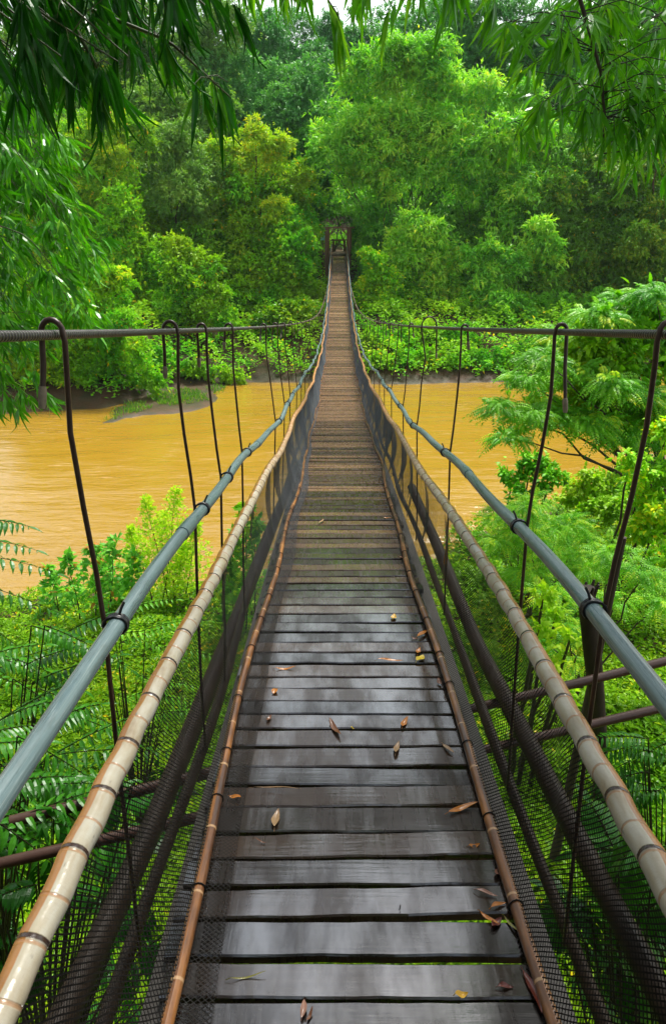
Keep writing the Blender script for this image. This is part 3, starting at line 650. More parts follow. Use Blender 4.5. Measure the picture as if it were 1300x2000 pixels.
# --- left middle trees
tree('flowering_tree','round tree with golden yellow shoot tips on its top',46,500,[(500,268,34),(545,300,38),(470,320,40),(520,345,42),(430,350,36),(570,370,38),(480,390,40),(430,300,30),(545,415,30),(400,390,30)],G['yellow'],.26,.08,4.4,'tree',tone=.6,tr=.16)
tree('feathery_tree','feathery grey green tree leaning over the vine covered column',44.5,330,[(320,290,44),(370,320,44),(300,345,44),(350,380,44),(400,345,36),(385,410,36),(310,400,30)],G['feather'],.25,.06,4.4,'tree',tone=.7,tr=.14)
tree('broadleaf_tree','yellow green tree behind the streaming bamboo leaves',43.5,190,[(180,290,48),(230,320,46),(150,345,48),(270,270,44),(210,245,44),(110,310,50),(190,390,44),(120,420,46)],G['yellow'],.26,.09,4,'tree',tone=.4,tr=.16)
tree('vine_tree','tree column wrapped in bright climbing vines',41,265,[(235,400,36),(250,445,36),(262,490,38),(270,540,38),(295,585,36),(270,630,36),(225,470,34),(310,520,32)],G['vine'],.22,.12,4.4,'tree',tone=.6,dy=.8,tr=.14)
tree('vine_tree','slim tree wrapped in green vines left of the far gateway',44,565,[(560,450,30),(565,495,32),(540,530,34),(590,530,28),(565,570,34),(600,470,24),(525,570,28)],G['vine'],.22,.11,3.8,'tree',tone=.35,dy=.7,tr=.13)
tree('vine_tree','dense vine covered tree by the bank with hanging yellow leaves',39,380,[(350,495,40),(395,530,40),(345,555,42),(385,600,40),(330,620,38),(420,580,34),(360,655,30),(440,625,30),(320,670,30)],G['vine'],.22,.11,4.2,'tree',tone=.3,dy=.8,tr=.14)
tree('broadleaf_tree','low leafy tree dipping its yellowish branches over the brown water',31.5,150,[(190,640,48),(150,600,48),(230,690,44),(190,720,40),(240,640,40),(120,680,48),(270,700,30),(170,770,24),(60,650,60),(50,740,50),(150,740,36),(90,600,50),(30,560,60),(230,560,44),(160,520,44),(200,778,28),(250,765,30),(300,745,30),(60,790,40),(120,795,34),(15,800,46),(10,740,50)],G['vine'],.2,.09,4.2,'tree',tone=.38,dy=1,tr=.13)
# --- climbing growth that closes the wall of leaves
def wall(name,label,Y,x0,x1,y0,y1,mat,tone,step=58,cat='vine thicket',lim=None,L=.24,W=.11):
    lo=[]
    for yy in np.arange(y0,y1,step*.8):
        for xx in np.arange(x0,x1,step):
            a=xx+R.uniform(-.35,.35)*step; b=yy+R.uniform(-.35,.35)*step
            if lim and not lim(a,b): continue
            lo.append((a,b,R.uniform(.5,.95)*step,(b-y0)/(y1-y0)*-3.0+R.uniform(-1.6,1.6)))
    return tree(name,label,Y,(x0+x1)/2,lo,mat,L,W,3.2,'shrub',tone=tone,cat=cat,flat=1.15)
wall('vine_thicket','hanging vine thicket between the yellow tipped tree and the far gateway',46.5,425,620,390,600,G['vine'],.3)
wall('vine_thicket','vine thicket between the vine wrapped column and the yellow tipped tree',45.5,285,440,420,640,G['yellow'],.1)
wall('vine_thicket','leafy thicket behind the bamboo that streams at the edge of the view',44,60,290,380,640,G['vine'],.5)
wall('vine_thicket','grey green thicket above the vine wrapped column',51,150,430,220,420,G['feather'],.6,64)
wall('bamboo_thicket','light bamboo thicket filling the hollow under the broad bamboo clump',51,700,1110,390,620,G['bamboo'],.3,62,'bamboo',L=.34,W=.09)
wall('bamboo_thicket','pale bamboo thicket over the top of the yellow tipped tree',57,430,660,170,380,G['bamboo_back'],.8,62,'bamboo',L=.34,W=.09)
wall('vine_thicket','thick olive growth around the forked trunk by the bank',47.5,1080,1330,330,620,G['olive'],.6,62)
# --- bank shrubs
tree('bank_shrub','mound of bright green creeper leaves on the slope left of the planks',40,560,[(590,600,30),(555,615,34),(520,630,32),(605,640,28),(560,660,30),(490,650,28),(530,690,28),(590,690,24),(480,700,24),(450,680,24),(500,735,18),(570,730,18)],G['cover'],.2,.13,4.2,'shrub',tone=.42,dy=.6,flat=.5,cat='shrub')
tree('bank_shrub','yellow green vine shrub hanging beside the gateway on the bamboo side',42.5,735,[(730,510,30),(745,550,32),(715,560,22),(740,600,32),(775,625,30),(720,620,22),(765,660,32)],G['vine'],.2,.11,4.4,'shrub',tone=.62,dy=.6,cat='shrub')
tree('bank_shrub','low tangled shrub trailing over the cut bank at the waterline',38.5,820,[(730,665,22),(800,670,32),(770,700,30),(840,700,30),(880,690,30),(820,735,22),(900,725,26),(720,700,22),(740,735,20),(870,735,18)],G['vine'],.2,.1,4.2,'shrub',tone=.5,dy=.6,cat='shrub')
tree('bank_shrub','shadowed shrub on the dark bank between bamboo and river bend',42,1060,[(1010,610,36),(1060,620,38),(1110,620,40),(1020,660,30),(1160,600,40),(1080,660,30)],G['mid'],.22,.1,4,'shrub',tone=.9,dy=.8,cat='shrub')

tree('bank_shrub','leafy fringe dipping into the water between two bamboo plumes',36.3,830,[(725,735,20),(765,742,24),(805,745,22),(845,742,26),(885,740,26),(930,738,28),(970,735,26)],G['vine'],.2,.1,4.2,'shrub',tone=.4,dy=.3,cat='shrub')
tree('bank_shrub','dim leafy fringe at the waterline behind the leaning feather leaved tree',37.2,1080,[(1010,722,30),(1055,716,30),(1100,712,34),(1150,705,34),(1200,700,34)],G['mid'],.2,.1,4,'shrub',tone=.5,dy=.3,cat='shrub')
tree('bank_shrub','low leafy fringe along the mud below the vine covered tree',34.6,400,[(470,742,20),(430,740,24),(380,738,26),(330,742,28),(285,750,28)],G['vine'],.2,.1,4,'shrub',tone=.35,dy=.3,cat='shrub')
print('far leaves',LEAFCOUNT)
# --- far wooded hillside (one mass)
lb=LB()
for Yh,n_,px0,px1 in ((74,18,-60,1360),(84,18,-60,1360),(96,20,-80,1380)):
    for k in range(n_):
        px=px0+(px1-px0)*(k+.5)/n_+R.uniform(-15,15); X=at(px,200,Yh)[0]; gz=float(ground_z(X,Yh))
        top={74:8.5,84:10.5,96:11}[Yh]+R.uniform(-1.5,1.5)
        if 470<px<800 and Yh>80: top-=2.5
        for q in range(4):
            c=np.array([X+R.normal(0,1.5),Yh+R.normal(0,1),gz+top*(.95-.24*q)]); crown_lobe(lb,c,R.uniform(2.6,3.6),.5,.16,3.0,k=4,tone=.4)
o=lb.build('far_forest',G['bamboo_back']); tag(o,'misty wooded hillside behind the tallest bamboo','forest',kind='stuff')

# --- ground cover
def cover(name,label,n,sampler,L,W,mat,h=.15,kind='far',tone=None,grow=None):
    P=sampler(n); X,Y=P[:,0],P[:,1]; z=ground_z(X,Y)
    mound=np.clip(wav(X,Y,2.1,5)+.3,0,1)*h*1.6
    z=z+mound+R.random(len(X))**.6*h
    lb=LB(); d=runit(len(X)); d[:,2]=d[:,2]*.4+.15; N=norm(np.array([0,-.15,1.])+runit(len(X))*.55)
    rv=np.clip(.45+.3*wav(X,Y,1.3,1)+R.normal(0,.2,len(X)),0,1)
    lb.add(np.stack([X,Y,z],1),d,N,L*R.uniform(.6,1.25,len(X)),W*R.uniform(.7,1.2,len(X)),kind,1,rv)
    o=lb.build(name,mat); tag(o,label,name.replace('_',' '),kind='stuff'); return o
def near_s(n):
    # denser close to the viewer's side of the bank
    Y=R.uniform(-.6,1,n)*0+R.beta(1.15,1.5,n)*14.5+.2; X=R.uniform(-1,1,n)*(1.0+.56*Y+.6)+.0
    ok=(Y<near_edge(X)-.25+.2*wav(X,Y,3)) 
    return np.stack([X,Y],1)[ok]
cover('ground_cover','bright green low plants carpeting the near bank under the planks',310000,near_s,.085,.042,G['cover'],.16)
def right_s(n):
    X=R.uniform(2.5,16,n); Y=R.uniform(10,24,n); ok=(Y<near_edge(X)-.3)&(X<.54*Y+1.5); return np.stack([X,Y],1)[ok]
cover('ground_cover','leafy plants on the point of land beside the river bend',90000,right_s,.12,.06,G['cover'],.3)
def far_s(n):
    X=R.uniform(-24,24,n); Y=R.uniform(30,62,n); df=Y-far_edge(X)
    ok=(df>.35+.35*wav(X,Y,1.5))&(np.abs(X)<.56*Y)&~((np.abs(X-.42)<.7)&(Y>51)&(Y<57)); return np.stack([X,Y],1)[ok]
cover('ground_cover','green creeper carpet over the slope of the far bank',150000,far_s,.22,.12,G['vine'],.5)
def mud_s(n):
    X=R.normal(-7.6,2.3,n); Y=far_edge(X)-R.uniform(.8,4.2,n); z=ground_z(X,Y); ok=(z>-.03)&(wav(X,Y,1.7,3)>-.1)&(X>-9+R.normal(0,.8,n)); return np.stack([X,Y],1)[ok]
P=mud_s(5200); lb=LB(); z=ground_z(P[:,0],P[:,1]); d=norm(runit(len(P))*.5+[0,0,1.]); lb.add(np.c_[P,z],d,runit(len(P)),.2*R.uniform(.4,1.3,len(P)),.03,'far')
tag(lb.build('grass',G['olive']),'sparse grass on the muddy bar under the far bank','grass',kind='stuff')

# --- pinnate fronds
def frond(lb,st,P0,D0,Ln,npair,ll,lw,droop=.5,kind='mid',rv=None,r=.0025,up=(0,0,1)):
    """feather leaf: rachis arc with paired leaflets"""
    D0=np.array(D0,float); D0/=np.linalg.norm(D0); n=npair
    t=np.linspace(0,1,n+1); P=np.array(P0)+np.outer(t*Ln,D0); P[:,2]-=droop*Ln*t**2*.6
    T=norm(np.gradient(P,axis=0)); S=norm(np.cross(T,np.array(up)+1e-3)); Nn=np.cross(S,T)
    if st is not None: st.tube(P,np.linspace(r,r*.4,n+1),4,cap=False)
    tt=t[1:]; env=np.sin(np.pi*np.clip(tt*.82+.15,0,1))**.6
    for sg in (-1,1):
        d=T[1:]*.45+S[1:]*sg-Nn[1:]*.25+runit(n)*.1
        lb.add(P[1:],d,Nn[1:]+runit(n)*.25,ll*env,lw*env,kind,1.3,None if rv is None else np.clip(rv+R.normal(0,.08,n),0,1))
    lb.add(P[-1:],T[-1:],Nn[-1:],ll*.8,lw*.8,kind,1.0,None if rv is None else np.array([rv]))
def pinnate_lobe(lb,st,c,r,n,Ln,npair,ll,lw,kind='far',flat=.7,tone=.5):
    nsub=int(6+r*5); sd=runit(nsub); sd[:,2]=np.abs(sd[:,2])-.3; sd[:,1]=sd[:,1]*.8-.3; sd=norm(sd)
    sc_=c+sd*np.array([1,.9,flat])*r*.6; sr=r*R.uniform(.3,.5,nsub)
    for k in range(n):
        q=R.integers(0,nsub); u=runit(1)[0]; u[2]=abs(u[2])*.9-.12
        P=sc_[q]+u*sr[q]*R.uniform(.6,1.05); d=norm(u*np.array([1,1,.3])+runit(1)[0]*.45+np.array([-.1,-.2,.0]))
        frond(lb,None,P,d,Ln*R.uniform(.7,1.2),npair,ll,lw,.7,kind,float(np.clip(tone+R.normal(0,.22),0,1)),up=tuple(norm(u*.8+np.array([0,-.5,.6])+runit(1)[0]*.3)))
def pinnate_tree(name,label,Y,base,lobes,mat,Ln=.34,npair=11,ll=.075,lw=.02,dens=1.0,dy=.8,tr=.05,tone=.5,cat='tree',kind='far',by=None):
    bp=at(base,900,Y); by=by or Y+.4; gz=float(ground_z(bp[0],by)); org=(bp[0],by,gz); t=thing(name,org,label,cat); lb=LB(); m=MB(); cs=[]
    for q in lobes:
        yy=Y+(q[3] if len(q)>3 else R.uniform(-dy,dy)); c=at(q[0],q[1],yy); r=q[2]*dep(q[1],yy)/F; cs.append((c,r))
        c[2]=max(c[2],float(ground_z(c[0],c[1]))+.1)
        n=int(dens*11*math.pi*r*r/(Ln*ll*1.5)); pinnate_lobe(lb,None,c,r*.95,n,Ln,npair,ll,lw,kind,tone=tone+R.uniform(-.15,.15))
    lo=np.array([bp[0],by,gz-.15]); top=np.mean([c for c,_ in cs],0); mid=lo*.6+top*.4
    tt=np.linspace(0,1,8)[:,None]; P=lo*(1-tt)+mid*tt+R.normal(0,.03,(8,3)); m.tube(P,np.linspace(tr*1.5,tr,8),8)
    for c,r in cs: limb(m,P[-1-R.integers(0,3)],c,tr*.5,.008,.06,8,5)
    m.build('trunk',M_bark,t); lb.build('crown',mat,t); return t
# right tree over the river bend
pinnate_tree('feather_leaf_tree','bright feather leaved tree leaning over the river bend behind the cable',11.5,1460,
  [(1230,600,52),(1280,580,45),(1165,625,48),(1110,665,45),(1200,670,55),(1270,680,55),(1060,705,40),(1130,730,45),(1020,745,34),(1180,760,48),(1250,780,50),(985,800,32),(1030,815,40),(1000,855,28),(1090,815,42),(1150,830,42),(1210,850,45),(1280,860,45),(1290,780,40),(1260,920,40)],G['fern'],.36,11,.1,.036,1.0,1.0,.07,.5)
tree('leafy_tree','glossy small leaved tree entwined with the bright feather leaved one',11.9,1470,[(1230,610,48),(1290,640,50),(1160,650,44),(1210,700,50),(1120,700,40),(1270,730,50),(1150,770,40),(1080,740,34),(1220,800,46),(1290,830,48),(1100,800,28),(1050,790,26)],G['vine'],.16,.08,4.8,'tree',tone=.35,dy=.5,tr=.07,kind='mid')
# broad-leaved climber on the right edge
tree('climber_shrub','glossy oval leaved climber at the river bend below the feather leaved tree',9.5,1270,[(1250,960,40),(1290,1000,45),(1240,1030,36),(1290,930,38),(1230,900,32),(1290,1080,40),(1300,850,40)],G['vine'],.1,.05,3.6,'shrub',tone=.7,dy=.5,kind='mid',cat='shrub')
tree('leafy_shrub','dark rounded shrub with broad leaves at the waterline of the river bend',13.5,1040,[(1000,930,30),(1040,905,32),(1075,935,30),(1020,960,26),(1110,960,34),(1160,950,45),(1200,990,40),(1150,1010,36)],G['vine'],.13,.065,3.6,'shrub',tone=.25,dy=.6,kind='mid',cat='shrub')
pinnate_tree('feather_leaf_shrub','light green feathery shrub spreading below the river bend tree',9.0,1080,[(985,1010,36),(1040,1000,42),(1095,1030,44),(1020,1055,42),(1080,1085,42),(1150,1060,40),(970,1060,26),(1130,1110,38),(1030,1120,36)],G['fern'],.3,12,.06,.016,.95,.5,.03,.62,cat='shrub')
pinnate_tree('feather_leaf_shrub','feathery shrub around the frayed post and the slim trunk',6.6,1230,[(1200,1090,44),(1260,1120,46),(1290,1180,46),(1080,1170,36),(1100,1230,36),(1200,1180,36),(1060,1250,30),(1110,1290,30)],G['fern'],.24,10,.05,.016,.8,.5,.025,.55,cat='shrub')
tree('leafy_shrub','yellow green leafy shoots just left of the frayed post',5.6,1090,[(1060,1160,26),(1085,1200,26),(1075,1300,24),(1100,1350,24),(1050,1230,22),(1115,1240,20)],G['shrub'],.09,.035,2.2,'shrub',tone=.35,dy=.3,kind='mid',cat='shrub')
# water side shrubs on the left
def upright_shrub(name,label,Y,stems,mat,L,W,perstem,kind='mid',cat='shrub',fan=.5):
    b=at(stems[0][0],stems[0][1],Y); gz=float(ground_z(b[0],Y)); t=thing(name,(b[0],Y,gz),label,cat); lb=LB(); m=MB()
    for (bx,by,tx,ty) in stems:
        yy=Y+R.uniform(-.4,.4); a=at(bx,by,yy); a[2]=float(ground_z(a[0],yy))-.05; c=at(tx,ty,yy)
        n=12; tt=np.linspace(0,1,n)[:,None]; P=a*(1-tt)+c*tt; P[:,0]+=.04*np.sin(tt[:,0]*4); m.tube(P,np.linspace(.014,.003,n),5)
        H=np.linalg.norm(c-a); kk=int(perstem); s_=R.uniform(.12,1,kk)**.8
        base=a+(c-a)*s_[:,None]; dr=runit(kk); dr[:,2]=np.abs(dr[:,2])*.6+.15; br=fan*H*(1.05-s_)*R.uniform(.15,1,kk)
        C=base+dr*br[:,None]
        spray_leaves(lb,C,dr,4,L,W,kind,.1,.8)
        for q in range(14):
            u=R.uniform(.15,.9); bb=a+(c-a)*u; dd=runit(1)[0]; dd[2]=abs(dd[2])*.6+.2; limb(m,bb,bb+dd*fan*H*(1.05-u),.004,.0015,.0,4,4)
    m.build('stem',M_twig,t); lb.build('foliage',mat,t); return t
upright_shrub('feathery_shrub','airy yellow green shrub with fine leaves at the near waterline',11.6,[(310,1180,345,955),(330,1180,285,975),(350,1180,385,1020),(300,1180,255,1030),(340,1180,320,1000),(335,1180,360,1060)],G['shrub'],.065,.028,420,'far',fan=.5)
upright_shrub('leafy_shrub','leafy shrub with a few red young leaves beside the airy yellow green one',10.9,[(200,1190,225,1050),(150,1180,130,1085),(235,1180,265,1080),(110,1180,95,1110),(180,1190,180,1060),(215,1180,200,1070)],G['redleaf'],.14,.065,62,'mid',fan=.42)
upright_shrub('leafy_shrub','small broad leaved plant showing between the hanging rods and the pale rail',9.8,[(470,1120,480,985),(490,1130,460,1040),(480,1130,500,1010),(450,1140,440,1080)],G['fern'],.15,.075,60,'mid',fan=.35)

# large-leaf pinnate shrub on the left (dark fronds)
def frond_shrub(name,label,foot,fr,mat,ll,lw,npair=13,kind='near',cat='fern',dens=1):
    gz=float(ground_z(foot[0],foot[1])); t=thing(name,(foot[0],foot[1],gz),label,cat); lb=LB(); m=MB()
    hub=np.array([foot[0],foot[1],gz+.1])
    for (x0,y0,x1,y1,Y0,Y1,dr) in fr:
        a=at(x0,y0,Y0); c=at(x1,y1,Y1); Ln=np.linalg.norm(c-a); c2=c-a; c2[2]+=dr*Ln*.6
        frond(lb,m,a,c2,Ln,npair,ll*R.uniform(.85,1.15),lw,dr,kind,float(R.uniform(.2,.8)),.0035)
        m.tube([hub,hub*.5+a*.5+[0,0,.1],a],[.012,.007,.0035],5)
    m.build('stem',M_twig,t); lb.build('foliage',mat,t); return t
frond_shrub('feather_leaf_shrub','dark feather fronds reaching in over the shrub with red leaves',(-3.2,4.2),
  [(-60,1015,55,1028,4.2,4.2,.35),(-90,1080,105,1120,4.2,4.3,.35),(-80,1130,115,1200,4.0,4.2,.25),(-60,1200,40,1270,4.0,4.1,.3),(-80,1050,70,1075,4.5,4.5,.3)],G['darkfern'],.12,.036,11,cat='shrub')
fr=[]
for k in range(46):
    x0=R.uniform(-120,110); y0=R.uniform(1210,1620); an=R.uniform(-.55,.75); L0=R.uniform(110,210)*(1.0+(y0-1200)/900); Yb=R.uniform(3.0,4.2)*(1.0-(y0-1200)/1100)
    fr.append((x0,y0,x0+L0*math.cos(an),y0+L0*math.sin(an),Yb,Yb+R.uniform(-.1,.25),R.uniform(.2,.5)))
frond_shrub('feather_leaf_shrub','dark green shrub of drooping feather fronds behind the grey pipe handrail',(-2.3,3.0),fr,G['darkfern'],.095,.026,13,cat='shrub')
fr=[]
for k in range(16):
    x0=R.uniform(200,330); y0=R.uniform(1190,1420); an=R.uniform(-.3,.7)
    fr.append((x0,y0,x0+130*math.cos(an),y0+130*math.sin(an),5.2,5.3,R.uniform(.3,.5)))
frond_shrub('feather_leaf_shrub','lighter feather fronds between the grey pipe and the pale rail',(-1.9,5.0),fr,G['fern'],.09,.025,11,cat='shrub')
fr=[]  # dark fronds added to deepen the shade in the lower left corner
for k in range(60):
    x0=R.uniform(-60,330); y0=R.uniform(1620,2060)-.35*max(0,x0); an=R.uniform(0,6.28); Yb=R.uniform(2.1,3.0)
    fr.append((x0,y0,x0+75*math.cos(an),y0+75*math.sin(an),Yb,Yb+R.uniform(-.15,.15),.35))
frond_shrub('feather_leaf_shrub','deep green leafy plant added to darken the corner under the lower end of the pale rail',(-1.7,2.4),fr,G['near'],.09,.034,9,cat='shrub')
# dark palm like plants low right and low left
fr=[]
for k in range(34):
    x0=R.uniform(1120,1300); y0=R.uniform(1650,1900); an=R.uniform(0,6.28); Yb=R.uniform(1.5,2.3)
    fr.append((x0,y0,x0+120*math.cos(an),y0+120*math.sin(an),Yb,Yb+R.uniform(-.2,.2),.35))
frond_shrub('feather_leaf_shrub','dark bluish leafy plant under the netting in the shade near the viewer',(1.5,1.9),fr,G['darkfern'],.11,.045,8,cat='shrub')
fr=[]
for k in range(14):
    x0=R.uniform(1220,1330); y0=R.uniform(1440,1560); an=R.uniform(2.6,3.9)
    fr.append((x0,y0,x0+110*math.cos(an),y0-90*math.sin(an),3.0,3.0,.4))
frond_shrub('feather_leaf_shrub','dark narrow fronds below the lower cross pole beside the pipe',(2.2,3.0),fr,G['darkfern'],.09,.02,12,cat='shrub')

# ------------------------------------------------------------------ near bamboo
def bamboo_branch(lb,m,P,nspray,L,W,k=6,droop=1.0,spread=.5,kind='near',tone=None,r=(.006,.002),out=.12,lat=None):
    """leafy branch along the polyline P; sprays of hanging leaves"""
    P=np.array(P,float); n=14; tt=np.linspace(0,len(P)-1,n); Q=np.stack([np.interp(tt,np.arange(len(P)),P[:,q]) for q in range(3)],1)
    m.tube(Q,np.linspace(r[0],r[1],n),6)
    T=norm(np.gradient(Q,axis=0))
    for s in range(nspray):
        u=R.uniform(.08,1)*(n-1); i0=int(u); i1=min(n-1,i0+1); c=Q[i0]*(1-u+i0)+Q[i1]*(u-i0)
        d=norm(T[i0]*.5+runit(1)[0]*.8+np.array([0,0,-.25])); tw=out*R.uniform(.3,1.6); e=c+d*tw
        m.tube([c,(c+e)/2+[0,0,.01],e],[.0018,.0014,.001],4,cap=False)
        kk=R.integers(max(3,k-2),k+3); f=np.linspace(-1,1,kk); side=norm(np.cross(d,[0,0,1])+1e-3)
        D=norm(d*.55+side[None]*f[:,None]*spread*1.3+np.array([0,0,-droop])+runit(kk)*.28)
        pp=e-d*(L*.28*np.abs(f)[:,None])*R.uniform(.5,1.2,(kk,1))
        rv=None if tone is None else np.clip(tone+R.normal(0,.2,kk),0,.97)
        lb.add(pp,D,norm(runit(kk)*.8+np.array([0,-.5,.6])),L*R.uniform(.6,1.2,kk),W*R.uniform(.8,1.15,kk),kind,R.uniform(.4,1.6,kk),rv)
def near_bamboo(name,label,org,branches,mat,feed=None):
    t=thing(name,org,label,'bamboo'); lb=LB(); m=MB()
    for b in branches: bamboo_branch(lb,m,**b)
    if feed:
        for a,c,r0,r1 in feed: limb(m,a,c,r0,r1,.05,12,8)
    m.build('culm',M_culm,t); lb.build('foliage',mat,t); return t
# A: dark canopy at the upper left (about 2.3 m away)
br=[]
ends=[(60,60),(120,150),(170,90),(230,160),(290,60),(330,130),(90,210),(200,210),(260,100),(350,60),(400,50),(20,130),(150,20),(300,30),(425,25),(130,100),(60,10),(220,30),(40,170),(180,150),(100,40),(250,150),(370,20)]
for k,(x,y) in enumerate(ends):
    Y_=R.uniform(2.0,2.9); e=at(x,y-40,Y_); s=e+np.array([-.55-R.random()*.25,-.1+R.uniform(-.2,.3),.32+R.random()*.2])
    br.append(dict(P=[s,(s+e)/2+[0,0,.07],e],nspray=9,L=.165,W=.0195,k=6,droop=.95,spread=.55,out=.09,tone=.25+.35*(y>150)))
br.append(dict(P=[at(180,20,2.3),at(330,80,2.3),at(450,190,2.35)],nspray=9,L=.17,W=.017,k=6,droop=1.3,spread=.4,out=.05,tone=.8))
br.append(dict(P=[at(150,60,2.2),at(190,130,2.2),at(195,190,2.2)],nspray=6,L=.17,W=.018,k=6,droop=1.4,spread=.4,out=.05,tone=.75))
foot=(-3.6,1.6,float(ground_z(-3.6,1.6)))
near_bamboo('overhanging_bamboo','dark bamboo leaves hanging from overhead into the upper corner of the view',foot,br,G['near'],
   [((-3.6,1.6,foot[2]-.1),(-2.1,2.2,9.6),.045,.02),((-3.5,1.8,foot[2]-.1),(-1.6,2.5,9.8),.04,.015),((-3.7,1.4,foot[2]-.1),(-1.5,1.6,10.0),.045,.015)])
t=thing('shade_canopy',(-4.5,-2.0,float(ground_z(-4.5,-2.0))),'dense unseen canopy added above the view to shade the near bank and deck','tree'); lb=LB(); m=MB()  # unseen foliage added to darken the near bank and mask sky reflections on deck
for (x,y,z,r) in ((-3.2,1.2,11.0,1.3),(-4.6,3.0,10.6,1.5),(-2.3,-.6,11.4,1.3),(-5.6,.8,11.0,1.6),(-3.6,-2.5,11.5,1.7),(-6,4.8,11.5,1.5),(3.6,-.8,11.0,1.4),(4.8,1.2,11.4,1.4),(2.2,-2.6,11.2,1.4),(0,-4.0,11.4,1.6),(-2.0,1.4,10.9,.8),(-3.6,9,12.8,1.6),(4.2,9.5,12.6,1.5),(-1.8,13.4,12.7,1.7),(1,13.4,12.9,1.6),(3.4,13.2,12.6,1.7),(-4.4,12.6,12.6,1.8),(2.3,5,12,1.1),(2.5,3.3,11.6,1.1),(3.2,7,13,1.4),(-2.5,5,12,1.2),(-2.3,3.2,11.6,1.1),(-3.3,7,13,1.4),(4.4,4,12,1.4),(3.6,2.6,11.2,1.1),(2.7,1.0,10.9,1.1),(-3.0,2.2,10.8,1.0),(5.4,3.2,11.4,1.4),(-4.4,1,9.8,1.3),(4.9,6,12.6,1.2),(1.6,-.8,10.6,1.0),(-4,0,4.5,1.8),(-4.2,-1.5,7,2),(-4.4,1.0,8.5,1.6),(4,-.2,4.5,1.8),(4.4,-1.5,7,2),(0,-4.5,8.5,2.5),(-2.4,-4,6,2),(2.7,-4.5,7,2.2),(-5,2.5,7.5,1.5)):
    c=np.array([x,y,z]); crown_lobe(lb,c,r,.2,.06,4.5,tone=.4); limb(m,(-4.5+.02*x,-2.0,4.8),c,.08,.02,.15,10,6)
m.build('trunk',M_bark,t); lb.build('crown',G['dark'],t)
# B: streaming bamboo at the left edge (about 6-7 m away)
br=[]
for k in range(46):
    x=R.uniform(-120,150); y=R.uniform(250,790); lim=np.interp(y,[250,350,450,560,640,700,800],[120,165,185,190,200,130,70]); x=lim-abs(R.normal(0,85))-15
    Y_=R.uniform(5.6,7.6); e=at(x,y,Y_); s=e+np.array([-.9,R.uniform(-.3,.4),.75])
    br.append(dict(P=[s,s*.45+e*.55+[.05,0,.2],e],nspray=17,L=.19,W=.026,k=6,droop=.6,spread=.5,kind='mid',out=.2,tone=.35+.3*R.random()))
near_bamboo('overhanging_bamboo','tall bamboo with long streaming leaves crowding the edge above the cable',(-5.2,6.0,float(ground_z(-5.2,6.0))),br,G['stream'],
   [((-5.2+R.normal(0,.3),6+R.normal(0,.4),1.4),(-4+R.normal(0,.3),6.5,8.5+R.random()*3),.05,.015) for _ in range(9)])
# C: top centre sprigs
br=[]
for (x,y,tn) in ((600,-5,.8),(640,-20,.8),(690,10,.9),(720,-30,.8),(780,-10,.85),(820,5,.7),(850,-20,.6),(870,20,.55),(590,-30,.6),(660,30,.9),(900,-40,.6),(540,-40,.6),(480,-20,.4),(950,-50,.7)):
    e=at(x,y,2.6+R.uniform(-.3,.5)); s=e+np.array([R.uniform(-.3,.3),0,.3]); br.append(dict(P=[s,e],nspray=3,L=.16,W=.019,k=6,droop=1.3,spread=.45,out=.06,tone=tn))
near_bamboo('overhanging_bamboo','few backlit bamboo sprigs hanging at the top edge over the sky gap',(2.4,-1.2,float(ground_z(2.4,-1.2))),br,G['stream'],
   [((2.4,-1.2,5.0),(.9,2.4,10.5),.03,.01),((2.4,-1.3,5.0),(-.2,2.7,10.4),.03,.01)])
# D: right branch with the dark drooping stem
st=[at(1120,-40,3.3),at(1150,60,3.3),at(1172,140,3.3),at(1180,230,3.3),at(1176,290,3.3),at(1163,345,3.3)]
t=thing('overhanging_bamboo',(3.6,2.2,float(ground_z(3.6,2.2))),'bamboo branch with a dark drooping stem and light green leaves','bamboo'); lb=LB(); m=MB(); q=MB()
q.tube(st,[.009,.008,.007,.006,.004,.002],7)
tp=np.array(st[0]); q.tube([tp,tp+[.02,-.1,1.2],tp+[.5,-.6,2.6],tp+[1.8,-1.2,2.2],[4.6,1.2,8],[4.8,1.0,t['_org'][2]-.3]],[.009,.012,.016,.022,.03,.035],8); q.build('main_stem',M_bark,t)
for k in range(34):
    u=R.uniform(0,4.3); c=np.array([np.interp(u,range(6),[p[j] for p in st]) for j in range(3)])
    sx=1 if R.random()<.62 else -1
    e=c+np.array([sx*R.uniform(.12,.42),R.uniform(-.3,.45),R.uniform(-.12,.1)])
    bamboo_branch(lb,m,[c,(c+e)/2+[0,0,.04],e],4,.15,.0195,5,.75,.55,'near',.45+.35*R.random(),(.0025,.0012),.07)
for k in range(30):   # fuller foliage behind, farther to the right
    Y_=R.uniform(4.2,6.5); x=1300-abs(R.normal(0,120)); y=R.uniform(-60,240); e=at(x,y,Y_); s=e+np.array([.5,.2,.25])
    if x<1040: continue
    bamboo_branch(lb,m,[s,(s+e)/2,e],9,.17,.023,6,.6,.55,'mid',.5+.3*R.random(),(.004,.0015),.14)
m.tube([st[0],at(1210,-110,4.2),at(1290,-60,5.2),at(1330,60,5.6)],[.007,.006,.005,.003],6)
m.build('foliage_stem',M_twig,t); lb.build('foliage',G['stream'],t)

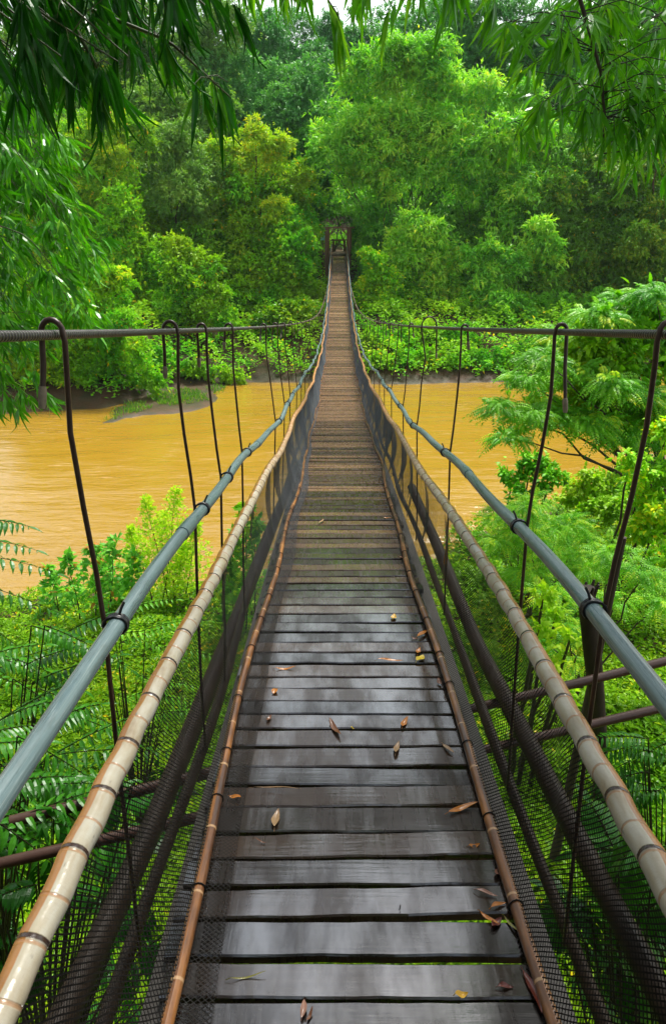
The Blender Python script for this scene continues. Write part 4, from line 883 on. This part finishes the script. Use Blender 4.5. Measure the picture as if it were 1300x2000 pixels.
# ------------------------------------------------------------------ fallen leaves on the deck
def deck_pt(px,py):
    ysx=np.linspace(.5,8,1500); u,fy,fz=ray(px,py); z=EZ+fz*ysx/fy; d=z-deck(ysx); i=int(np.argmin(np.abs(d))); Y=ysx[i]
    return np.array([u*Y/fy,Y,float(deck(Y))]), Y/fy
LC={'orange':(.55,.2,.03),'brown':(.2,.08,.035),'tan':(.4,.25,.13),'red':(.16,.035,.02),'gold':(.7,.4,.03),'olive':(.28,.26,.06),'pink':(.35,.18,.12),'yellow':(.75,.55,.03),'black':(.02,.012,.01)}
LM={k:simple('fallen_leaf_'+k,tuple(x*.5 for x in v),.25,.55,0,tuple(min(1,x) for x in v),60,.3) for k,v in LC.items()}
FL=[ # px,py,len,angle(deg,0=right,90=up in picture),aspect,colour,label
(655,1425,46,-58,.2,'brown','reddish brown curled leaf lying mid deck, slanting down to the right side'),
(790,1415,24,60,.35,'orange','small orange leaf on the planks just above the pale pointed one'),
(775,1464,30,75,.3,'tan','small pale brown pointed leaf standing near upright on the planks'),
(875,1465,34,-38,.24,'tan','pale leaf near the edge pole, beside the row of torn plank splinters'),
(558,1307,46,3,.16,'orange','bright orange slender leaf lying crosswise near the net flap'),
(536,1353,13,70,.7,'orange','tiny round orange leaf at the border of the net flap'),
(526,1406,16,60,.4,'brown','tiny brown leaf at the border of the net flap, below the round orange one'),
(540,1603,44,78,.33,'tan','tan leaf with an orange rim lying lengthwise near the net flap'),
(903,1583,68,17,.2,'orange','large orange brown leaf touching the edge pole with its tip'),
(925,1654,24,5,.5,'orange','oval glossy orange leaf below the large orange brown one'),
(974,1706,24,40,.6,'pink','oval pinkish brown leaf leaning against the edge pole'),
(950,1748,50,-14,.2,'pink','long pale brown leaf above the cluster of crossed leaves'),
(972,1771,36,20,.28,'orange','orange leaf between the long pale one and the dark red oval one'),
(955,1797,54,-38,.2,'orange','orange brown leaf crossing the dark red oval leaf'),
(968,1806,30,45,.5,'red','glossy dark red oval leaf in the cluster of crossed leaves'),
(998,1811,54,-52,.14,'olive','thin olive leaf pointing at the wide gap between planks'),
(900,1944,30,12,.6,'gold','golden yellow broad leaf alone on the plank nearest the viewer'),
(1038,1945,112,-68,.2,'red','very long dark brown red leaf beside the edge pole'),
(986,1931,36,5,.4,'red','dull dark red leaf flat on wet plank beside the very long one'),
(591,1975,42,82,.36,'pink','pinkish brown leaf with a pale midrib at the bottom edge'),
(604,1985,32,65,.25,'brown','narrow brown leaf tucked next to the pinkish one at the bottom edge'),
(485,1910,82,8,.06,'olive','long thin yellowish green blade curving off the net flap'),
(768,1208,10,70,.6,'gold','small golden leaf speck on the planks where the edge pole curves in'),
(819,1289,22,45,.5,'yellow','yellow green oval leaf beside the small orange one'),
(817,1275,16,70,.4,'orange','small orange leaf touching the yellow green oval one'),
(762,1293,58,-2,.14,'orange','long orange brown leaf lying crosswise in the middle of the deck'),
(824,1240,28,35,.25,'orange','rusty orange leaf propped near the edge pole'),
(811,1250,18,-25,.3,'brown','little brown leaf just below the rusty propped one'),
(757,1013,18,-5,.25,'orange','farthest orange leaf near the netting seam'),
(786,1091,16,10,.5,'pink','crumpled pinkish leaf against the edge pole far ahead'),
(627,1020,14,45,.15,'tan','thin pale straw far ahead on the planks'),
(780,1776,12,80,.25,'black','tiny dark stalk on the wet planks near the middle'),
(510,1645,30,-15,.1,'brown','short dark twig stuck in the border of the net flap'),
(460,1560,26,-8,.45,'orange','ragged orange leaf lying under the net flap'),
(543,1545,105,-3,.03,'tan','long thin straw lying across the planks'),
(858,1335,16,-60,.4,'brown','small brown leaf against the edge pole under the yellow green one'),
(688,1425,8,0,.6,'yellow','pin sized yellow petal in the middle of the wet planks'),
]
for (px,py,ln,an,asp,col,lab) in FL:
    ln*=.88
    c,d=deck_pt(px,py); a=math.radians(an)
    e1,_=deck_pt(px+ln/2*math.cos(a),py-ln/2*math.sin(a)); e0,_=deck_pt(px-ln/2*math.cos(a),py+ln/2*math.sin(a))
    L=np.linalg.norm(e1-e0); T=norm(e1-e0); W=max(L*asp*.85,.003); n=13
    S=norm(np.cross(T,[0,0,1.])); Nn=np.cross(S,T); Nn=Nn if Nn[2]>0 else -Nn
    V=[]; cur=R.uniform(-.12,.12)*L
    for i in range(n):
        t=i/(n-1); w=(math.sin(math.pi*t**.85)**.85+.03)*W/2; lift=.006+.09*W+abs(2*t-1)**2*L*.06+.004*math.sin(5*t+ln)
        for sg in (-1,-.5,0,.5,1):
            V.append(e0+(e1-e0)*t+S*(sg*w+cur*math.sin(math.pi*t)*.5)+Nn*(lift+abs(sg)*w*.35*(1+.3*math.sin(9*t+sg))-(0.0008 if sg==0 else 0)))
    Q=[[i*5+j,i*5+j+1,i*5+j+6,i*5+j+5] for i in range(n-1) for j in range(4)]
    m=MB(); m.add(V,Q,None,0); m.tube([e0-T*L*.12+Nn*.006,e0+Nn*(.009+.09*W)],.0012,4)
    o=m.build('fallen_leaf',LM[col],None,org=c); tag(o,lab,'leaf','fallen leaves on the wet planks')
# orange leaf caught in the net
c=at(869,1086,3.25); m=LB(); m.add([c+[0,0,-.07]],[[.06,0,1]],[[0,-1,.2]],.14,.02,'near',.5,np.array([1.]))
o=m.build('fallen_leaf',LM['orange'],None,org=c); tag(o,'bright orange leaf caught upright in the netting','leaf','leaves caught in the netting')

# ------------------------------------------------------------------ haze
hz=MB(); hz.box((0,75,22.5),(235,120,26)); 
m,nt,out=newmat('haze_air'); g=NT(nt); v=g.n('ShaderNodeVolumePrincipled',i={'Color':(.86,.95,1,1),'Density':.0002,'Anisotropy':.2}); nt.links.new(v.outputs[0],out.inputs['Volume'])
o=hz.build('haze',m,None,smooth=False); tag(o,kind='stuff'); HAZE=o

# ------------------------------------------------------------------ camera, light
cam=bpy.data.cameras.new('camera'); co=bpy.data.objects.new('camera',cam); COL.objects.link(co); SC.camera=co
co.location=(0,0,EZ); co.rotation_euler=(math.radians(90-22.4),0,0); cam.sensor_fit='VERTICAL'; cam.sensor_height=36; cam.lens=F/2000*36; cam.clip_start=.05; cam.clip_end=1500
W_=bpy.data.worlds.new('World'); SC.world=W_; W_.use_nodes=True; nt=W_.node_tree; g=NT(nt); nt.nodes.clear()
SUN_EL,SUN_AZ=62,28
sk=g.n('ShaderNodeTexSky'); sk.sky_type='NISHITA'; sk.sun_disc=False; sk.sun_elevation=math.radians(SUN_EL); sk.sun_rotation=math.radians(SUN_AZ); sk.air_density=2.0; sk.dust_density=2.0; sk.ozone_density=1.0
hs=g.n('ShaderNodeHueSaturation',i={'Saturation':.5,'Value':1.25}); nt.links.new(sk.outputs[0],hs.inputs['Color'])
bg=g.n('ShaderNodeBackground',i={'Strength':.1}); nt.links.new(hs.outputs[0],bg.inputs[0])
wo=g.n('ShaderNodeOutputWorld'); nt.links.new(bg.outputs[0],wo.inputs[0])
sl=bpy.data.lights.new('sun','SUN'); sl.energy=3.6; sl.angle=math.radians(18); sl.color=(1,.97,.9); so=bpy.data.objects.new('sun',sl); COL.objects.link(so)
dv=Vector((math.sin(math.radians(SUN_AZ))*math.cos(math.radians(SUN_EL)),math.cos(math.radians(SUN_AZ))*math.cos(math.radians(SUN_EL)),math.sin(math.radians(SUN_EL))))
so.rotation_euler=dv.to_track_quat('Z','Y').to_euler(); so.location=(0,0,30)
SC.view_settings.view_transform='Standard'; SC.view_settings.look='None'; SC.view_settings.exposure=1.05; SC.view_settings.gamma=1
cy=SC.cycles; cy.max_bounces=8; cy.diffuse_bounces=3; cy.glossy_bounces=3; cy.transmission_bounces=4; cy.transparent_max_bounces=12; cy.volume_bounces=0
cy.use_adaptive_sampling=True; cy.adaptive_threshold=.015
cy.use_denoising=True; cy.denoiser='OPENIMAGEDENOISE'; cy.denoising_prefilter='ACCURATE'; cy.denoising_input_passes='RGB_ALBEDO_NORMAL'
for o in bpy.data.objects:
    if '_org' in o: del o['_org']
print('leaves total',LEAFCOUNT)
